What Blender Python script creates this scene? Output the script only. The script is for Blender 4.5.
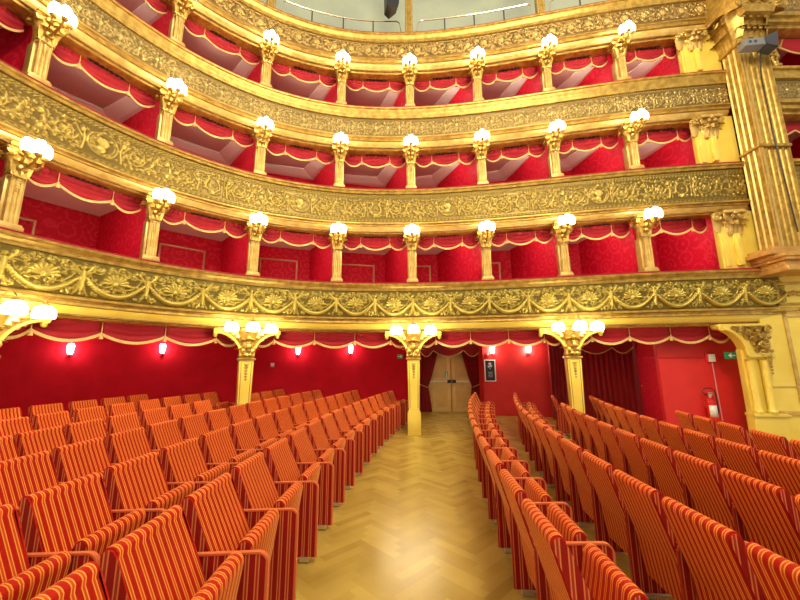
import bpy, bmesh, math, random
import numpy as np
from mathutils import Vector, Matrix
R = math.radians
PI = math.pi
random.seed(7)
rng = np.random.default_rng(7)
scene = bpy.context.scene
for o in list(bpy.data.objects):
    bpy.data.objects.remove(o)
COL = scene.collection

# ------------------------------------------------------------------ camera, world, light, exposure
PITCH, ROLL, FPX, EYE = R(10.45), R(-0.4), 358.3, 1.5
cam_d = bpy.data.cameras.new('camera')
cam_d.sensor_width = 36
cam_d.lens = FPX / 800 * 36
cam_d.clip_start = 0.05
cam = bpy.data.objects.new('camera', cam_d)
cam.matrix_world = Matrix.Translation((0, 0, EYE)) @ Matrix.Rotation(PI / 2 + PITCH, 4, 'X') @ Matrix.Rotation(ROLL, 4, 'Z')
COL.objects.link(cam)
scene.camera = cam
world = bpy.data.worlds.new('world')
scene.world = world
world.use_nodes = True
world.node_tree.nodes['Background'].inputs[0].default_value = (1.0, 0.88, 0.70, 1)
world.node_tree.nodes['Background'].inputs[1].default_value = 0.62
scene.view_settings.view_transform = 'Standard'
scene.view_settings.look = 'None'
scene.view_settings.gamma = 1
scene.view_settings.use_curve_mapping = False
scene.view_settings.exposure = 0.35


def light(name, kind, loc, energy, color, radius=0.05, **k):
    d = bpy.data.lights.new(name, kind)
    d.energy = energy
    d.color = color
    if kind == 'POINT':
        d.shadow_soft_size = radius
    for a, b in k.items():
        setattr(d, a, b)
    o = bpy.data.objects.new(name, d)
    o.location = loc
    COL.objects.link(o)
    return o


light('overhead_fill_light', 'POINT', (2.4, -0.5, 10.0), 2400, (1.0, 0.87, 0.62), 1.6)  # unseen fill added high over the hall to brighten seats and carving
LAMP_UP = 8
LAMP_GROUND = 5.5
SCONCE_W = 5
BOX_FILL_W = 8

# ------------------------------------------------------------------ object helpers


def mesh_obj(name, me, mats=(), parent=None, loc=None):
    o = bpy.data.objects.new(name, me)
    COL.objects.link(o)
    for m in (mats if isinstance(mats, (list, tuple)) else [mats]):
        if m.name not in me.materials:
            me.materials.append(m)
    if parent is not None:
        o.parent = parent
    if loc is not None:
        o.location = loc
    return o


def from_bm(name, bm, mats, parent=None, smooth=True, loc=None):
    me = bpy.data.meshes.new(name)
    bmesh.ops.recalc_face_normals(bm, faces=bm.faces)
    bm.to_mesh(me)
    bm.free()
    if smooth:
        shade(me)
    return mesh_obj(name, me, mats, parent, loc)


def shade(me, ang=35):
    me.polygons.foreach_set('use_smooth', [True] * len(me.polygons))
    try:
        me.set_sharp_from_angle(angle=R(ang))
    except Exception:
        pass


def thing(name, label, cat, loc=(0, 0, 0), rz=0, group=None):
    o = bpy.data.objects.new(name, None)
    COL.objects.link(o)
    o.empty_display_size = 0.1
    o.location = loc
    o.rotation_euler = (0, 0, rz)
    return tag(o, label, cat, group)


def tag(o, label, cat, group=None):
    o['label'] = label
    o['category'] = cat
    if group:
        o['group'] = group
    return o


def struct(o):
    o['kind'] = 'structure'
    return o


def dup(root, loc, rz, label, group=None):
    r = root.copy()
    COL.objects.link(r)
    r.location = loc
    r.rotation_euler = (0, 0, rz)
    r['label'] = label
    if group:
        r['group'] = group
    for ch in list(root.children):
        c = ch.copy()
        COL.objects.link(c)
        c.parent = r
        for g in list(ch.children):
            d = g.copy()
            COL.objects.link(d)
            d.parent = c
    return r


def box(bm, x0, x1, y0, y1, z0, z1, bev=0.0, mi=0, seg=2):
    vs = [bm.verts.new((x, y, z)) for x in (x0, x1) for y in (y0, y1) for z in (z0, z1)]
    fs = []
    for idx in ((0, 1, 3, 2), (4, 6, 7, 5), (0, 4, 5, 1), (2, 3, 7, 6), (0, 2, 6, 4), (1, 5, 7, 3)):
        f = bm.faces.new([vs[i] for i in idx])
        f.material_index = mi
        fs.append(f)
    if bev:
        es = list({e for f in fs for e in f.edges})
        bmesh.ops.bevel(bm, geom=es, offset=bev, segments=seg, affect='EDGES', profile=0.6)
    return vs


def prism(bm, poly, axis, a, b, mi=0, cap_mi=None, bev=0.0):
    """poly in the two remaining axes, extruded along axis from a to b"""
    def p(q, t):
        if axis == 'y':
            return (q[0], t, q[1])
        if axis == 'x':
            return (t, q[0], q[1])
        return (q[0], q[1], t)
    va = [bm.verts.new(p(q, a)) for q in poly]
    vb = [bm.verts.new(p(q, b)) for q in poly]
    n = len(poly)
    fs = []
    for i in range(n):
        f = bm.faces.new((va[i], va[(i + 1) % n], vb[(i + 1) % n], vb[i]))
        f.material_index = mi
        fs.append(f)
    c1 = bm.faces.new(va)
    c2 = bm.faces.new(vb[::-1])
    for c in (c1, c2):
        c.material_index = mi if cap_mi is None else cap_mi
    if bev:
        es = list({e for c in (c1, c2) for e in c.edges})
        bmesh.ops.bevel(bm, geom=es, offset=bev, segments=2, affect='EDGES', profile=0.6)


def tube(bm, pts, r, n=8, mi=0, close=False):
    pts = [Vector(p) for p in pts]
    rings = []
    m = len(pts)
    up = Vector((0, 0, 1))
    for i, p in enumerate(pts):
        if close:
            t = pts[(i + 1) % m] - pts[i - 1]
        else:
            t = pts[min(i + 1, m - 1)] - pts[max(i - 1, 0)]
        t.normalize()
        a = t.cross(up)
        if a.length < 0.05:
            a = t.cross(Vector((1, 0, 0)))
        a.normalize()
        b = t.cross(a).normalized()
        rr = r[i] if isinstance(r, (list, tuple)) else r
        rings.append([bm.verts.new(p + (a * math.cos(2 * PI * k / n) + b * math.sin(2 * PI * k / n)) * rr) for k in range(n)])
    for i in range(m if close else m - 1):
        A, B = rings[i], rings[(i + 1) % m]
        for k in range(n):
            f = bm.faces.new((A[k], A[(k + 1) % n], B[(k + 1) % n], B[k]))
            f.material_index = mi
    if not close:
        bm.faces.new(rings[0][::-1]).material_index = mi
        bm.faces.new(rings[-1]).material_index = mi


def lathe(bm, prof, n=16, c=(0, 0, 0), mi=0, sx=1, sy=1):
    rings = []
    for r, z in prof:
        if r < 1e-5:
            rings.append([bm.verts.new((c[0], c[1], c[2] + z))])
        else:
            rings.append([bm.verts.new((c[0] + sx * r * math.cos(2 * PI * k / n), c[1] + sy * r * math.sin(2 * PI * k / n), c[2] + z)) for k in range(n)])
    for A, B in zip(rings, rings[1:]):
        for k in range(n):
            l = (k + 1) % n
            if len(A) == 1 and len(B) == 1:
                continue
            if len(A) == 1:
                f = bm.faces.new((A[0], B[l], B[k]))
            elif len(B) == 1:
                f = bm.faces.new((A[k], A[l], B[0]))
            else:
                f = bm.faces.new((A[k], A[l], B[l], B[k]))
            f.material_index = mi
    for rg, fl in ((rings[0], True), (rings[-1], False)):
        if len(rg) > 2:
            bm.faces.new(rg[::-1] if fl else rg).material_index = mi


def blob(bm, c, r, s=(1, 1, 1), n=8, m=6, mi=0):
    prof = [(r * math.sin(PI * i / m), -r * math.cos(PI * i / m) * s[2]) for i in range(m + 1)]
    lathe(bm, prof, n, c, mi, s[0], s[1])


def grid_mesh(name, V, nu, nv, attr=None, closed=False):
    """V: (nu*nv,3) array, index = i*nv+j"""
    me = bpy.data.meshes.new(name)
    i = np.arange(nu - 1)[:, None]
    j = np.arange(nv - 1)[None, :]
    a = (i * nv + j).ravel()
    F = np.stack([a, a + nv, a + nv + 1, a + 1], 1)
    me.vertices.add(len(V))
    me.vertices.foreach_set('co', V.astype(np.float32).ravel())
    me.loops.add(F.size)
    me.loops.foreach_set('vertex_index', F.ravel().astype(np.int32))
    me.polygons.add(len(F))
    me.polygons.foreach_set('loop_start', np.arange(0, F.size, 4, dtype=np.int32))
    me.polygons.foreach_set('use_smooth', np.ones(len(F), bool))
    me.update(calc_edges=True)
    if attr is not None:
        at = me.attributes.new('relief', 'FLOAT', 'POINT')
        at.data.foreach_set('value', attr.astype(np.float32).ravel())
    return me


def jitter(c, amt):
    return c

# ------------------------------------------------------------------ materials


class NT:
    def __init__(s, name):
        s.m = bpy.data.materials.new(name)
        s.m.use_nodes = True
        s.t = s.m.node_tree
        s.b = s.t.nodes['Principled BSDF']

    def n(s, typ, **k):
        x = s.t.nodes.new(typ)
        for a, b in k.items():
            if a.startswith('i_'):
                key = a[2:]
                key = int(key) if key.isdigit() else key.replace('_', ' ')
                x.inputs[key].default_value = b
            else:
                setattr(x, a, b)
        return x

    def l(s, a, b):
        s.t.links.new(a, b)

    def set(s, **k):
        for a, b in k.items():
            s.b.inputs[a.replace('_', ' ')].default_value = b


def plain(name, c, rough=0.5, metal=0.0, **k):
    q = NT(name)
    q.set(Base_Color=(*c, 1), Roughness=rough, Metallic=metal, **k)
    return q.m


def noisy(name, c1, c2, scale=8, rough=0.5, metal=0.0, bump=0.0, bscale=40, **k):
    q = NT(name)
    q.set(Roughness=rough, Metallic=metal, **k)
    tc = q.n('ShaderNodeTexCoord')
    nz = q.n('ShaderNodeTexNoise', i_Scale=scale, i_Detail=4.0)
    q.l(tc.outputs['Object'], nz.inputs['Vector'])
    mx = q.n('ShaderNodeMix', data_type='RGBA')
    mx.inputs[6].default_value = (*c1, 1)
    mx.inputs[7].default_value = (*c2, 1)
    mr = q.n('ShaderNodeMapRange')
    mr.inputs[1].default_value = 0.35
    mr.inputs[2].default_value = 0.65
    q.l(nz.outputs['Fac'], mr.inputs[0])
    q.l(mr.outputs[0], mx.inputs[0])
    q.l(mx.outputs[2], q.b.inputs['Base Color'])
    if bump:
        n2 = q.n('ShaderNodeTexNoise', i_Scale=bscale, i_Detail=3.0)
        q.l(tc.outputs['Object'], n2.inputs['Vector'])
        bp = q.n('ShaderNodeBump', i_Strength=bump, i_Distance=0.01)
        q.l(n2.outputs['Fac'], bp.inputs['Height'])
        q.l(bp.outputs[0], q.b.inputs['Normal'])
    return q.m


GOLD = noisy('gilded_plaster', (0.55, 0.36, 0.075), (0.34, 0.20, 0.032), 9, 0.36, 0.5, 0.25, 60)
GOLD_PALE = noisy('pale_gilding', (0.68, 0.48, 0.15), (0.50, 0.32, 0.075), 6, 0.38, 0.35, 0.15, 50)
GOLD_DARK = plain('dark_gilding', (0.30, 0.17, 0.05), 0.45, 0.4)
YELLOW = noisy('yellow_marble_paint', (0.86, 0.68, 0.12), (0.78, 0.57, 0.08), 2.2, 0.28, 0.1)
FRINGE = noisy('gold_fringe', (0.83, 0.57, 0.23), (0.66, 0.38, 0.11), 70, 0.7, 0.0, 0.6, 160)


def relief_mat(name, ground, leaf, hi):  # painted ground, darkened further to put shade between the gilded carving
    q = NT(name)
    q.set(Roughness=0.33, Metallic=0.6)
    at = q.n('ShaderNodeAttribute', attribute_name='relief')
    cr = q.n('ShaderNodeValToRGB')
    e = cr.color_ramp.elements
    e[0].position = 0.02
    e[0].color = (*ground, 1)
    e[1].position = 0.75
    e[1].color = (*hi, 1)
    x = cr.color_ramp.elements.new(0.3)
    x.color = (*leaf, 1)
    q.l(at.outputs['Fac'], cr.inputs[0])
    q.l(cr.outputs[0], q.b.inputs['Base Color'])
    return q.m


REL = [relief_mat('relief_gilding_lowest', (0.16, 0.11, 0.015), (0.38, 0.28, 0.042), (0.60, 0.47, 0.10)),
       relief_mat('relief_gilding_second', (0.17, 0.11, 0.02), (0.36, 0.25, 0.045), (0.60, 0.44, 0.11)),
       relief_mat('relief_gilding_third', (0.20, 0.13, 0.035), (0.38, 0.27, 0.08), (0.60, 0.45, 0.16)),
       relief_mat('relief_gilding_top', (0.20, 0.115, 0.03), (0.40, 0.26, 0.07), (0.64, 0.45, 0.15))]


def damask(name, c1, c2, scale=2.6, amt=0.7):
    q = NT(name)
    q.set(Roughness=0.6)
    q.b.inputs['Specular IOR Level'].default_value = 0.2
    tc = q.n('ShaderNodeTexCoord')
    vo = q.n('ShaderNodeTexVoronoi', i_Scale=scale)
    vo.inputs['Randomness'].default_value = 0.35
    q.l(tc.outputs['Object'], vo.inputs['Vector'])
    m1 = q.n('ShaderNodeMath', operation='MULTIPLY', i_1=22.0)
    q.l(vo.outputs['Distance'], m1.inputs[0])
    nz = q.n('ShaderNodeTexNoise', i_Scale=14.0, i_Detail=3.0)
    q.l(tc.outputs['Object'], nz.inputs['Vector'])
    m3 = q.n('ShaderNodeMath', operation='MULTIPLY', i_1=9.0)
    q.l(nz.outputs['Fac'], m3.inputs[0])
    m4 = q.n('ShaderNodeMath', operation='ADD')
    q.l(m1.outputs[0], m4.inputs[0])
    q.l(m3.outputs[0], m4.inputs[1])
    m2 = q.n('ShaderNodeMath', operation='SINE')
    q.l(m4.outputs[0], m2.inputs[0])
    mr = q.n('ShaderNodeMapRange')
    mr.inputs[1].default_value = 0.35
    mr.inputs[2].default_value = 0.8
    mr.inputs[4].default_value = amt
    q.l(m2.outputs[0], mr.inputs[0])
    mx = q.n('ShaderNodeMix', data_type='RGBA')
    mx.inputs[6].default_value = (*c1, 1)
    mx.inputs[7].default_value = (*c2, 1)
    q.l(mr.outputs[0], mx.inputs[0])
    q.l(mx.outputs[2], q.b.inputs['Base Color'])
    return q.m


DAMASK = damask('red_damask_wallpaper', (0.62, 0.003, 0.026), (0.74, 0.028, 0.06))
RED_WALL = noisy('plain_red_wall_cloth', (0.74, 0.004, 0.024), (0.66, 0.003, 0.018), 3, 0.7)
RED_WALL.node_tree.nodes['Principled BSDF'].inputs['Specular IOR Level'].default_value = 0.2
RED_WALL2 = noisy('bright_red_wall_panel', (0.70, 0.022, 0.020), (0.64, 0.016, 0.016), 3, 0.5)


def velvet(name, c, sheen=(1, 0.4, 0.3), w=0.4):
    q = NT(name)
    q.set(Base_Color=(*c, 1), Roughness=0.75, Sheen_Weight=w, Sheen_Roughness=0.35, Sheen_Tint=(*sheen, 1))
    return q.m


RED_VELVET = velvet('red_velvet', (0.34, 0.002, 0.012), (1, 0.15, 0.15), 0.2)
DARK_VELVET = velvet('dark_red_velvet', (0.30, 0.004, 0.008), w=0.15)
CREAM = plain('cream_plaster', (0.86, 0.84, 0.76), 0.6)
MAUVE = plain('mauve_ceiling', (0.60, 0.42, 0.36), 0.7)
STEEL = plain('brushed_steel', (0.72, 0.70, 0.66), 0.3, 0.9)
CHROME = plain('polished_brass', (0.85, 0.75, 0.50), 0.15, 0.95)
BLACK = plain('black_plastic', (0.012, 0.012, 0.014), 0.4)
GREY = plain('grey_metal', (0.22, 0.23, 0.25), 0.4, 0.3)
DARKGREY = plain('dark_grey_metal', (0.06, 0.065, 0.075), 0.45, 0.3)
WHITE = plain('white_enamel', (0.85, 0.85, 0.82), 0.4)
GREEN = NT('green_lit_sign')
GREEN.set(Base_Color=(0.0, 0.20, 0.07, 1), Roughness=0.4, Emission_Color=(0.0, 0.5, 0.15, 1), Emission_Strength=0.15)
GREEN = GREEN.m
REDPAINT = plain('red_enamel', (0.70, 0.02, 0.015), 0.25)
GALLERY_WALL = noisy('grey_green_gallery_wall', (0.58, 0.64, 0.48), (0.46, 0.52, 0.42), 0.8, 0.7)
WOOD_DOOR = noisy('pale_oak_door', (0.85, 0.66, 0.24), (0.78, 0.58, 0.18), 5, 0.4)
WOOD_DOOR2 = noisy('oak_door_panel', (0.76, 0.56, 0.18), (0.70, 0.50, 0.15), 5, 0.4)


def lamp_glass(name, c, st):
    q = NT(name)
    q.t.nodes.remove(q.b)
    out = q.t.nodes['Material Output']
    em = q.n('ShaderNodeEmission')
    em.inputs[0].default_value = (*c, 1)
    em.inputs[1].default_value = st
    tr = q.n('ShaderNodeBsdfTransparent')
    ad = q.n('ShaderNodeAddShader')
    q.l(em.outputs[0], ad.inputs[0])
    q.l(tr.outputs[0], ad.inputs[1])
    q.l(ad.outputs[0], out.inputs[0])
    q.m.cycles.emission_sampling = 'NONE'
    return q.m


GLOW = lamp_glass('lit_lamp_glass', (1.0, 0.90, 0.66), 9.0)
GLOW_W = lamp_glass('lit_wall_lamp_glass', (1.0, 0.95, 0.82), 6.0)


def stripes(name, axis, base=(0.44, 0.010, 0.003), orange=(0.60, 0.070, 0.010), line=(0.82, 0.34, 0.05), period=0.044, sheen=0.6):
    q = NT(name)
    q.set(Roughness=0.7, Sheen_Weight=sheen, Sheen_Roughness=0.3, Sheen_Tint=(1, 0.50, 0.14, 1))
    q.b.inputs['Specular IOR Level'].default_value = 0.15
    tc = q.n('ShaderNodeTexCoord')
    sp = q.n('ShaderNodeSeparateXYZ')
    q.l(tc.outputs['Object'], sp.inputs[0])
    a = q.n('ShaderNodeMath', operation='ADD', i_1=10.0)
    q.l(sp.outputs[axis], a.inputs[0])
    d = q.n('ShaderNodeMath', operation='DIVIDE', i_1=period)
    q.l(a.outputs[0], d.inputs[0])
    f = q.n('ShaderNodeMath', operation='FRACT')
    q.l(d.outputs[0], f.inputs[0])
    cr = q.n('ShaderNodeValToRGB')
    cr.color_ramp.interpolation = 'CONSTANT'
    e = cr.color_ramp.elements
    e[0].position = 0
    e[0].color = (*base, 1)
    e[1].position = 0.52
    e[1].color = (*line, 1)
    for p, c in ((0.64, orange), (0.84, line), (0.96, base)):
        x = cr.color_ramp.elements.new(p)
        x.color = (*c, 1)
    q.l(f.outputs[0], cr.inputs[0])
    nz = q.n('ShaderNodeTexNoise', i_Scale=6.0, i_Detail=3.0)
    q.l(tc.outputs['Object'], nz.inputs['Vector'])
    hs = q.n('ShaderNodeHueSaturation')
    mr = q.n('ShaderNodeMapRange')
    mr.inputs[3].default_value = 0.85
    mr.inputs[4].default_value = 1.15
    q.l(nz.outputs['Fac'], mr.inputs[0])
    q.l(mr.outputs[0], hs.inputs['Value'])
    q.l(cr.outputs[0], hs.inputs['Color'])
    q.l(hs.outputs[0], q.b.inputs['Base Color'])
    return q.m


ST_Y = stripes('striped_velvet_seat', 1)
ST_X = stripes('striped_velvet_side', 0, base=(0.30, 0.009, 0.006), orange=(0.40, 0.03, 0.015), line=(0.66, 0.20, 0.06), period=0.052, sheen=0.25)
PIPING = velvet('orange_velvet_piping', (0.66, 0.13, 0.03), (1, 0.5, 0.2), 0.3)

# ------------------------------------------------------------------ plan of the horseshoe
CP = {-3: (-6.2, -0.4), -2: (-6.1, 1.3), -1: (-5.9, 3.0), 0: (-5.40, 4.68), 1: (-4.49, 6.20), 2: (-3.11, 7.35), 3: (-1.44, 7.95), 4: (0.29, 8.06),
      5: (1.99, 7.88), 6: (3.62, 7.56), 7: (5.23, 7.24), 8: (6.85, 7.02), 9: (8.5, 6.9), 10: (10.1, 6.8)}


def P(t):
    k = int(math.floor(t))
    k = max(-2, min(8, k))
    u = t - k
    p = [np.array(CP[k + i]) for i in (-1, 0, 1, 2)]
    return 0.5 * ((2 * p[1]) + (-p[0] + p[2]) * u + (2 * p[0] - 5 * p[1] + 4 * p[2] - p[3]) * u * u + (-p[0] + 3 * p[1] - 3 * p[2] + p[3]) * u ** 3)


def T(t):
    d = P(t + 0.01) - P(t - 0.01)
    return d / np.linalg.norm(d)


def N(t):                       # outward (away from the hall)
    d = T(t)
    return np.array((-d[1], d[0]))


def off(t, o):
    return P(t) + N(t) * o


def ang(t):                     # rotation that turns local +X along the curve, local +Y outward
    d = T(t)
    return math.atan2(d[1], d[0])


def sweep(name, prof, t0, t1, n, mats, parent, closed=True, smooth=True, mi=None):
    bm = bmesh.new()
    rings = []
    for i in range(n + 1):
        t = t0 + (t1 - t0) * i / n
        p, nn = P(t), N(t)
        rings.append([bm.verts.new((p[0] + nn[0] * o, p[1] + nn[1] * o, z)) for o, z in prof])
    m = len(prof)
    for A, B in zip(rings, rings[1:]):
        for k in range(m if closed else m - 1):
            f = bm.faces.new((A[k], A[(k + 1) % m], B[(k + 1) % m], B[k]))
            if mi:
                f.material_index = mi[k]
    if closed:
        bm.faces.new(rings[0])
        bm.faces.new(rings[-1][::-1])
    return from_bm(name, bm, mats, parent, smooth)


FLOOR_SLOPE = -0.020


def fz(x, y=4.0):               # the stalls floor is gently raked
    return FLOOR_SLOPE * x + 0.010 * (y - 4.0)


def proj(x, y, z):
    z -= EYE
    d = y * math.cos(PITCH) + z * math.sin(PITCH)
    if d < 0.05:
        return (-999, -999)
    return 400 + FPX * x / d, 300 - FPX * (-y * math.sin(PITCH) + z * math.cos(PITCH)) / d


def seen(x, y, z, m=0):
    u, v = proj(x, y, z)
    return -m < u < 800 + m and -m < v < 600 + m


def pix(u, v):                  # direction through a point of the frame, used to survey rows and fittings
    a0, b0 = u - 400, v - 300
    a = a0 * math.cos(ROLL) + b0 * math.sin(ROLL)
    b = -a0 * math.sin(ROLL) + b0 * math.cos(ROLL)
    x, zc = a / FPX, -b / FPX
    return np.array([x, math.cos(PITCH) - zc * math.sin(PITCH), math.sin(PITCH) + zc * math.cos(PITCH)])


# tiers: rail height, top moulding height, relief height, soffit height
TIERS = [(3.36, 0.17, 0.60, 2.27), (5.68, 0.10, 0.72, 4.64), (7.91, 0.28, 0.50, 6.86), (10.12, 0.24, 0.50, 9.08)]
ORD = ['lowest', 'second', 'third', 'topmost']
T0, T1 = -1.6, 8.42

# ------------------------------------------------------------------ the floor and walls


def build_floor():
    n = 5
    w = 0.085
    x0, x1, y0, y1 = -9.8, 8.4, -3.5, 12.9
    c, s = math.cos(PI / 4), math.sin(PI / 4)
    V, F, colr = [], [], []
    for a in range(-190, 191):
        for b in range(-28, 29):
            for vert in (0, 1):
                if not vert:
                    X0, Y0, X1, Y1 = a + 2 * n * b, a, a + 2 * n * b + n, a + 1
                else:
                    X0, Y0, X1, Y1 = n + a + 2 * n * b, a + 1 - n, n + a + 1 + 2 * n * b, a + 1
                g = 0.006
                q = [(X0 + g, Y0 + g), (X1 - g, Y0 + g), (X1 - g, Y1 - g), (X0 + g, Y1 - g)]
                q = [((x * c - y * s) * w, (x * s + y * c) * w) for x, y in q]
                mx, my = sum(p[0] for p in q) / 4, sum(p[1] for p in q) / 4
                if x0 < mx < x1 and y0 < my < y1:
                    i = len(V)
                    V += [(x, y, fz(x, y)) for x, y in q]
                    F.append((i, i + 1, i + 2, i + 3))
                    colr.append(random.random() + vert * 0.3)
    me = bpy.data.meshes.new('floor')
    me.from_pydata(V, [], F)
    at = me.attributes.new('tone', 'FLOAT', 'FACE')
    at.data.foreach_set('value', colr)
    q = NT('herringbone_parquet')
    q.set(Roughness=0.27)
    q.b.inputs['Specular IOR Level'].default_value = 0.6
    av = q.n('ShaderNodeAttribute', attribute_name='tone')
    tc = q.n('ShaderNodeTexCoord')
    nz = q.n('ShaderNodeTexNoise', i_Scale=2.5, i_Detail=2.0)
    q.l(tc.outputs['Object'], nz.inputs['Vector'])
    ad = q.n('ShaderNodeMath', operation='MULTIPLY_ADD', i_1=0.5)
    q.l(av.outputs['Fac'], ad.inputs[0])
    q.l(nz.outputs['Fac'], ad.inputs[2])
    fr_ = q.n('ShaderNodeMapRange')
    fr_.inputs[1].default_value = 0.3
    fr_.inputs[2].default_value = 1.15
    q.l(ad.outputs[0], fr_.inputs[0])
    cr = q.n('ShaderNodeMix', data_type='RGBA')
    cr.inputs[6].default_value = (0.31, 0.20, 0.030, 1)
    cr.inputs[7].default_value = (0.52, 0.37, 0.075, 1)
    q.l(fr_.outputs[0], cr.inputs[0])
    q.l(cr.outputs[2], q.b.inputs['Base Color'])
    mr = q.n('ShaderNodeMapRange')
    mr.inputs[3].default_value = 0.2
    mr.inputs[4].default_value = 0.42
    q.l(nz.outputs['Fac'], mr.inputs[0])
    me.materials.append(q.m)
    o = mesh_obj('floor', me, q.m)
    struct(o)
    bm = bmesh.new()
    vs = [bm.verts.new((x, y, fz(x, y) - 0.004)) for x, y in ((x0, y0), (x1, y0), (x1, y1), (x0, y1))]
    vb = [bm.verts.new((v.co.x, v.co.y, v.co.z - 0.2)) for v in vs]
    bm.faces.new(vs)
    bm.faces.new(vb[::-1])
    for i in range(4):
        bm.faces.new((vs[i], vb[i], vb[(i + 1) % 4], vs[(i + 1) % 4]))
    from_bm('screed', bm, plain('dark_wood_joint', (0.30, 0.17, 0.04), 0.5), o, False)
    return o


build_floor()


def wall_path(name, pts, z0, z1, m, th=0.12, parent=None):
    """a wall of real thickness along plan points; thickness goes to the left of travel"""
    bm = bmesh.new()
    P_ = [Vector(p) for p in pts]
    outer = []
    for i, p in enumerate(P_):
        d = Vector((0, 0))
        if i > 0:
            d += (P_[i] - P_[i - 1]).normalized()
        if i < len(P_) - 1:
            d += (P_[i + 1] - P_[i]).normalized()
        d.normalize()
        outer.append(p + Vector((-d.y, d.x)) * th)
    for i in range(len(P_) - 1):
        q = [P_[i], P_[i + 1], outer[i + 1], outer[i]]
        lo = [bm.verts.new((a.x, a.y, z0)) for a in q]
        hi = [bm.verts.new((a.x, a.y, z1)) for a in q]
        for k in range(4):
            bm.faces.new((lo[k], lo[(k + 1) % 4], hi[(k + 1) % 4], hi[k]))
        bm.faces.new(lo)
        bm.faces.new(hi)
    bmesh.ops.remove_doubles(bm, verts=bm.verts, dist=1e-4)
    o = from_bm(name, bm, m, parent, False)
    if parent is None:
        struct(o)
    return o


WALL_G = [(-10.3, 2.0), (-9.9, 5.0), (-9.3, 6.8), (-7.95, 8.75), (-6.1, 10.0), (-3.3, 11.05), (-1.0, 11.7), (0.62, 12.05)]
# resample the back wall smoothly
def smooth_path(pts, n=6):
    out = []
    p = [np.array(q) for q in pts]
    p = [2 * p[0] - p[1]] + p + [2 * p[-1] - p[-2]]
    for i in range(1, len(p) - 2):
        for k in range(n):
            u = k / n
            out.append(0.5 * (2 * p[i] + (-p[i - 1] + p[i + 1]) * u + (2 * p[i - 1] - 5 * p[i] + 4 * p[i + 1] - p[i + 2]) * u * u + (-p[i - 1] + 3 * p[i] - 3 * p[i + 1] + p[i + 2]) * u ** 3))
    out.append(p[-2])
    return [tuple(q) for q in out]


wall_path('wall_rear_left', smooth_path(WALL_G), -0.3, 2.62, RED_WALL)
wall_path('wall_rear_door', [(0.63, 12.05), (2.52, 12.05)], -0.3, 2.62, RED_WALL)
wall_path('wall_rear_right', [(2.53, 12.0), (2.55, 11.25), (5.05, 11.0)], -0.3, 2.62, RED_WALL2)
wall_path('wall_passage', [(5.12, 11.0), (8.9, 10.9)], -0.3, 2.62, DARK_VELVET)
wall_path('wall_side_damask', [(6.24, 9.6), (5.62, 7.95)], -0.3, 2.62, DAMASK, th=0.1)
wall_path('wall_side_right', [(5.62, 7.92), (6.8, 7.78), (7.4, 7.7)], -0.3, 2.3, RED_WALL2)

# ------------------------------------------------------------------ box interiors
BACK = {-2: (-9.6, -0.2), -1: (-8.9, 2.6), 0: (-8.0, 5.2), 1: (-6.5, 7.37), 2: (-4.64, 9.0), 3: (-2.5, 9.75), 4: (-0.41, 10.23), 5: (1.15, 10.2), 6: (3.2, 9.85), 7: (4.89, 9.28), 8: (6.6, 8.75), 9: (8.3, 8.6), 10: (9.9, 8.5)}


def slab(name, z0, z1, inner_o, m, kend=9, wide=0.15):
    bm = bmesh.new()
    ts = np.linspace(-1.9, 8.5 if kend == 9 else 10, 60)
    inn = [off(t, inner_o) for t in ts]
    ks = list(range(-2, kend + 1))
    outp = [np.array(BACK[k]) for k in ks]
    outp = [p + (p - P(min(9.9, max(-2, k)))) * wide for k, p in zip(ks, outp)]
    outp = smooth_path(outp, 5)
    outp = [np.array(outp[int(round(i * (len(outp) - 1) / (len(ts) - 1)))]) for i in range(len(ts))]
    rows = []
    for a, b in zip(inn, outp):
        rows.append([bm.verts.new((a[0], a[1], z0)), bm.verts.new((b[0], b[1], z0)), bm.verts.new((b[0], b[1], z1)), bm.verts.new((a[0], a[1], z1))])
    for A, B in zip(rows, rows[1:]):
        for k in range(4):
            bm.faces.new((A[k], A[(k + 1) % 4], B[(k + 1) % 4], B[k]))
    bm.faces.new(rows[0])
    bm.faces.new(rows[-1])
    return struct(from_bm(name, bm, m, None, False))


slab('ceiling_stalls', 2.52, 2.62, 0.5, CREAM, wide=1.0)
for lv in range(4):
    rz, _, _, sz = TIERS[lv]
    if lv:
        slab('ceiling_boxes', sz + (0.12 if lv == 1 else 0.20), sz + 0.27, 0.45, CREAM if lv == 1 else MAUVE)

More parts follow.
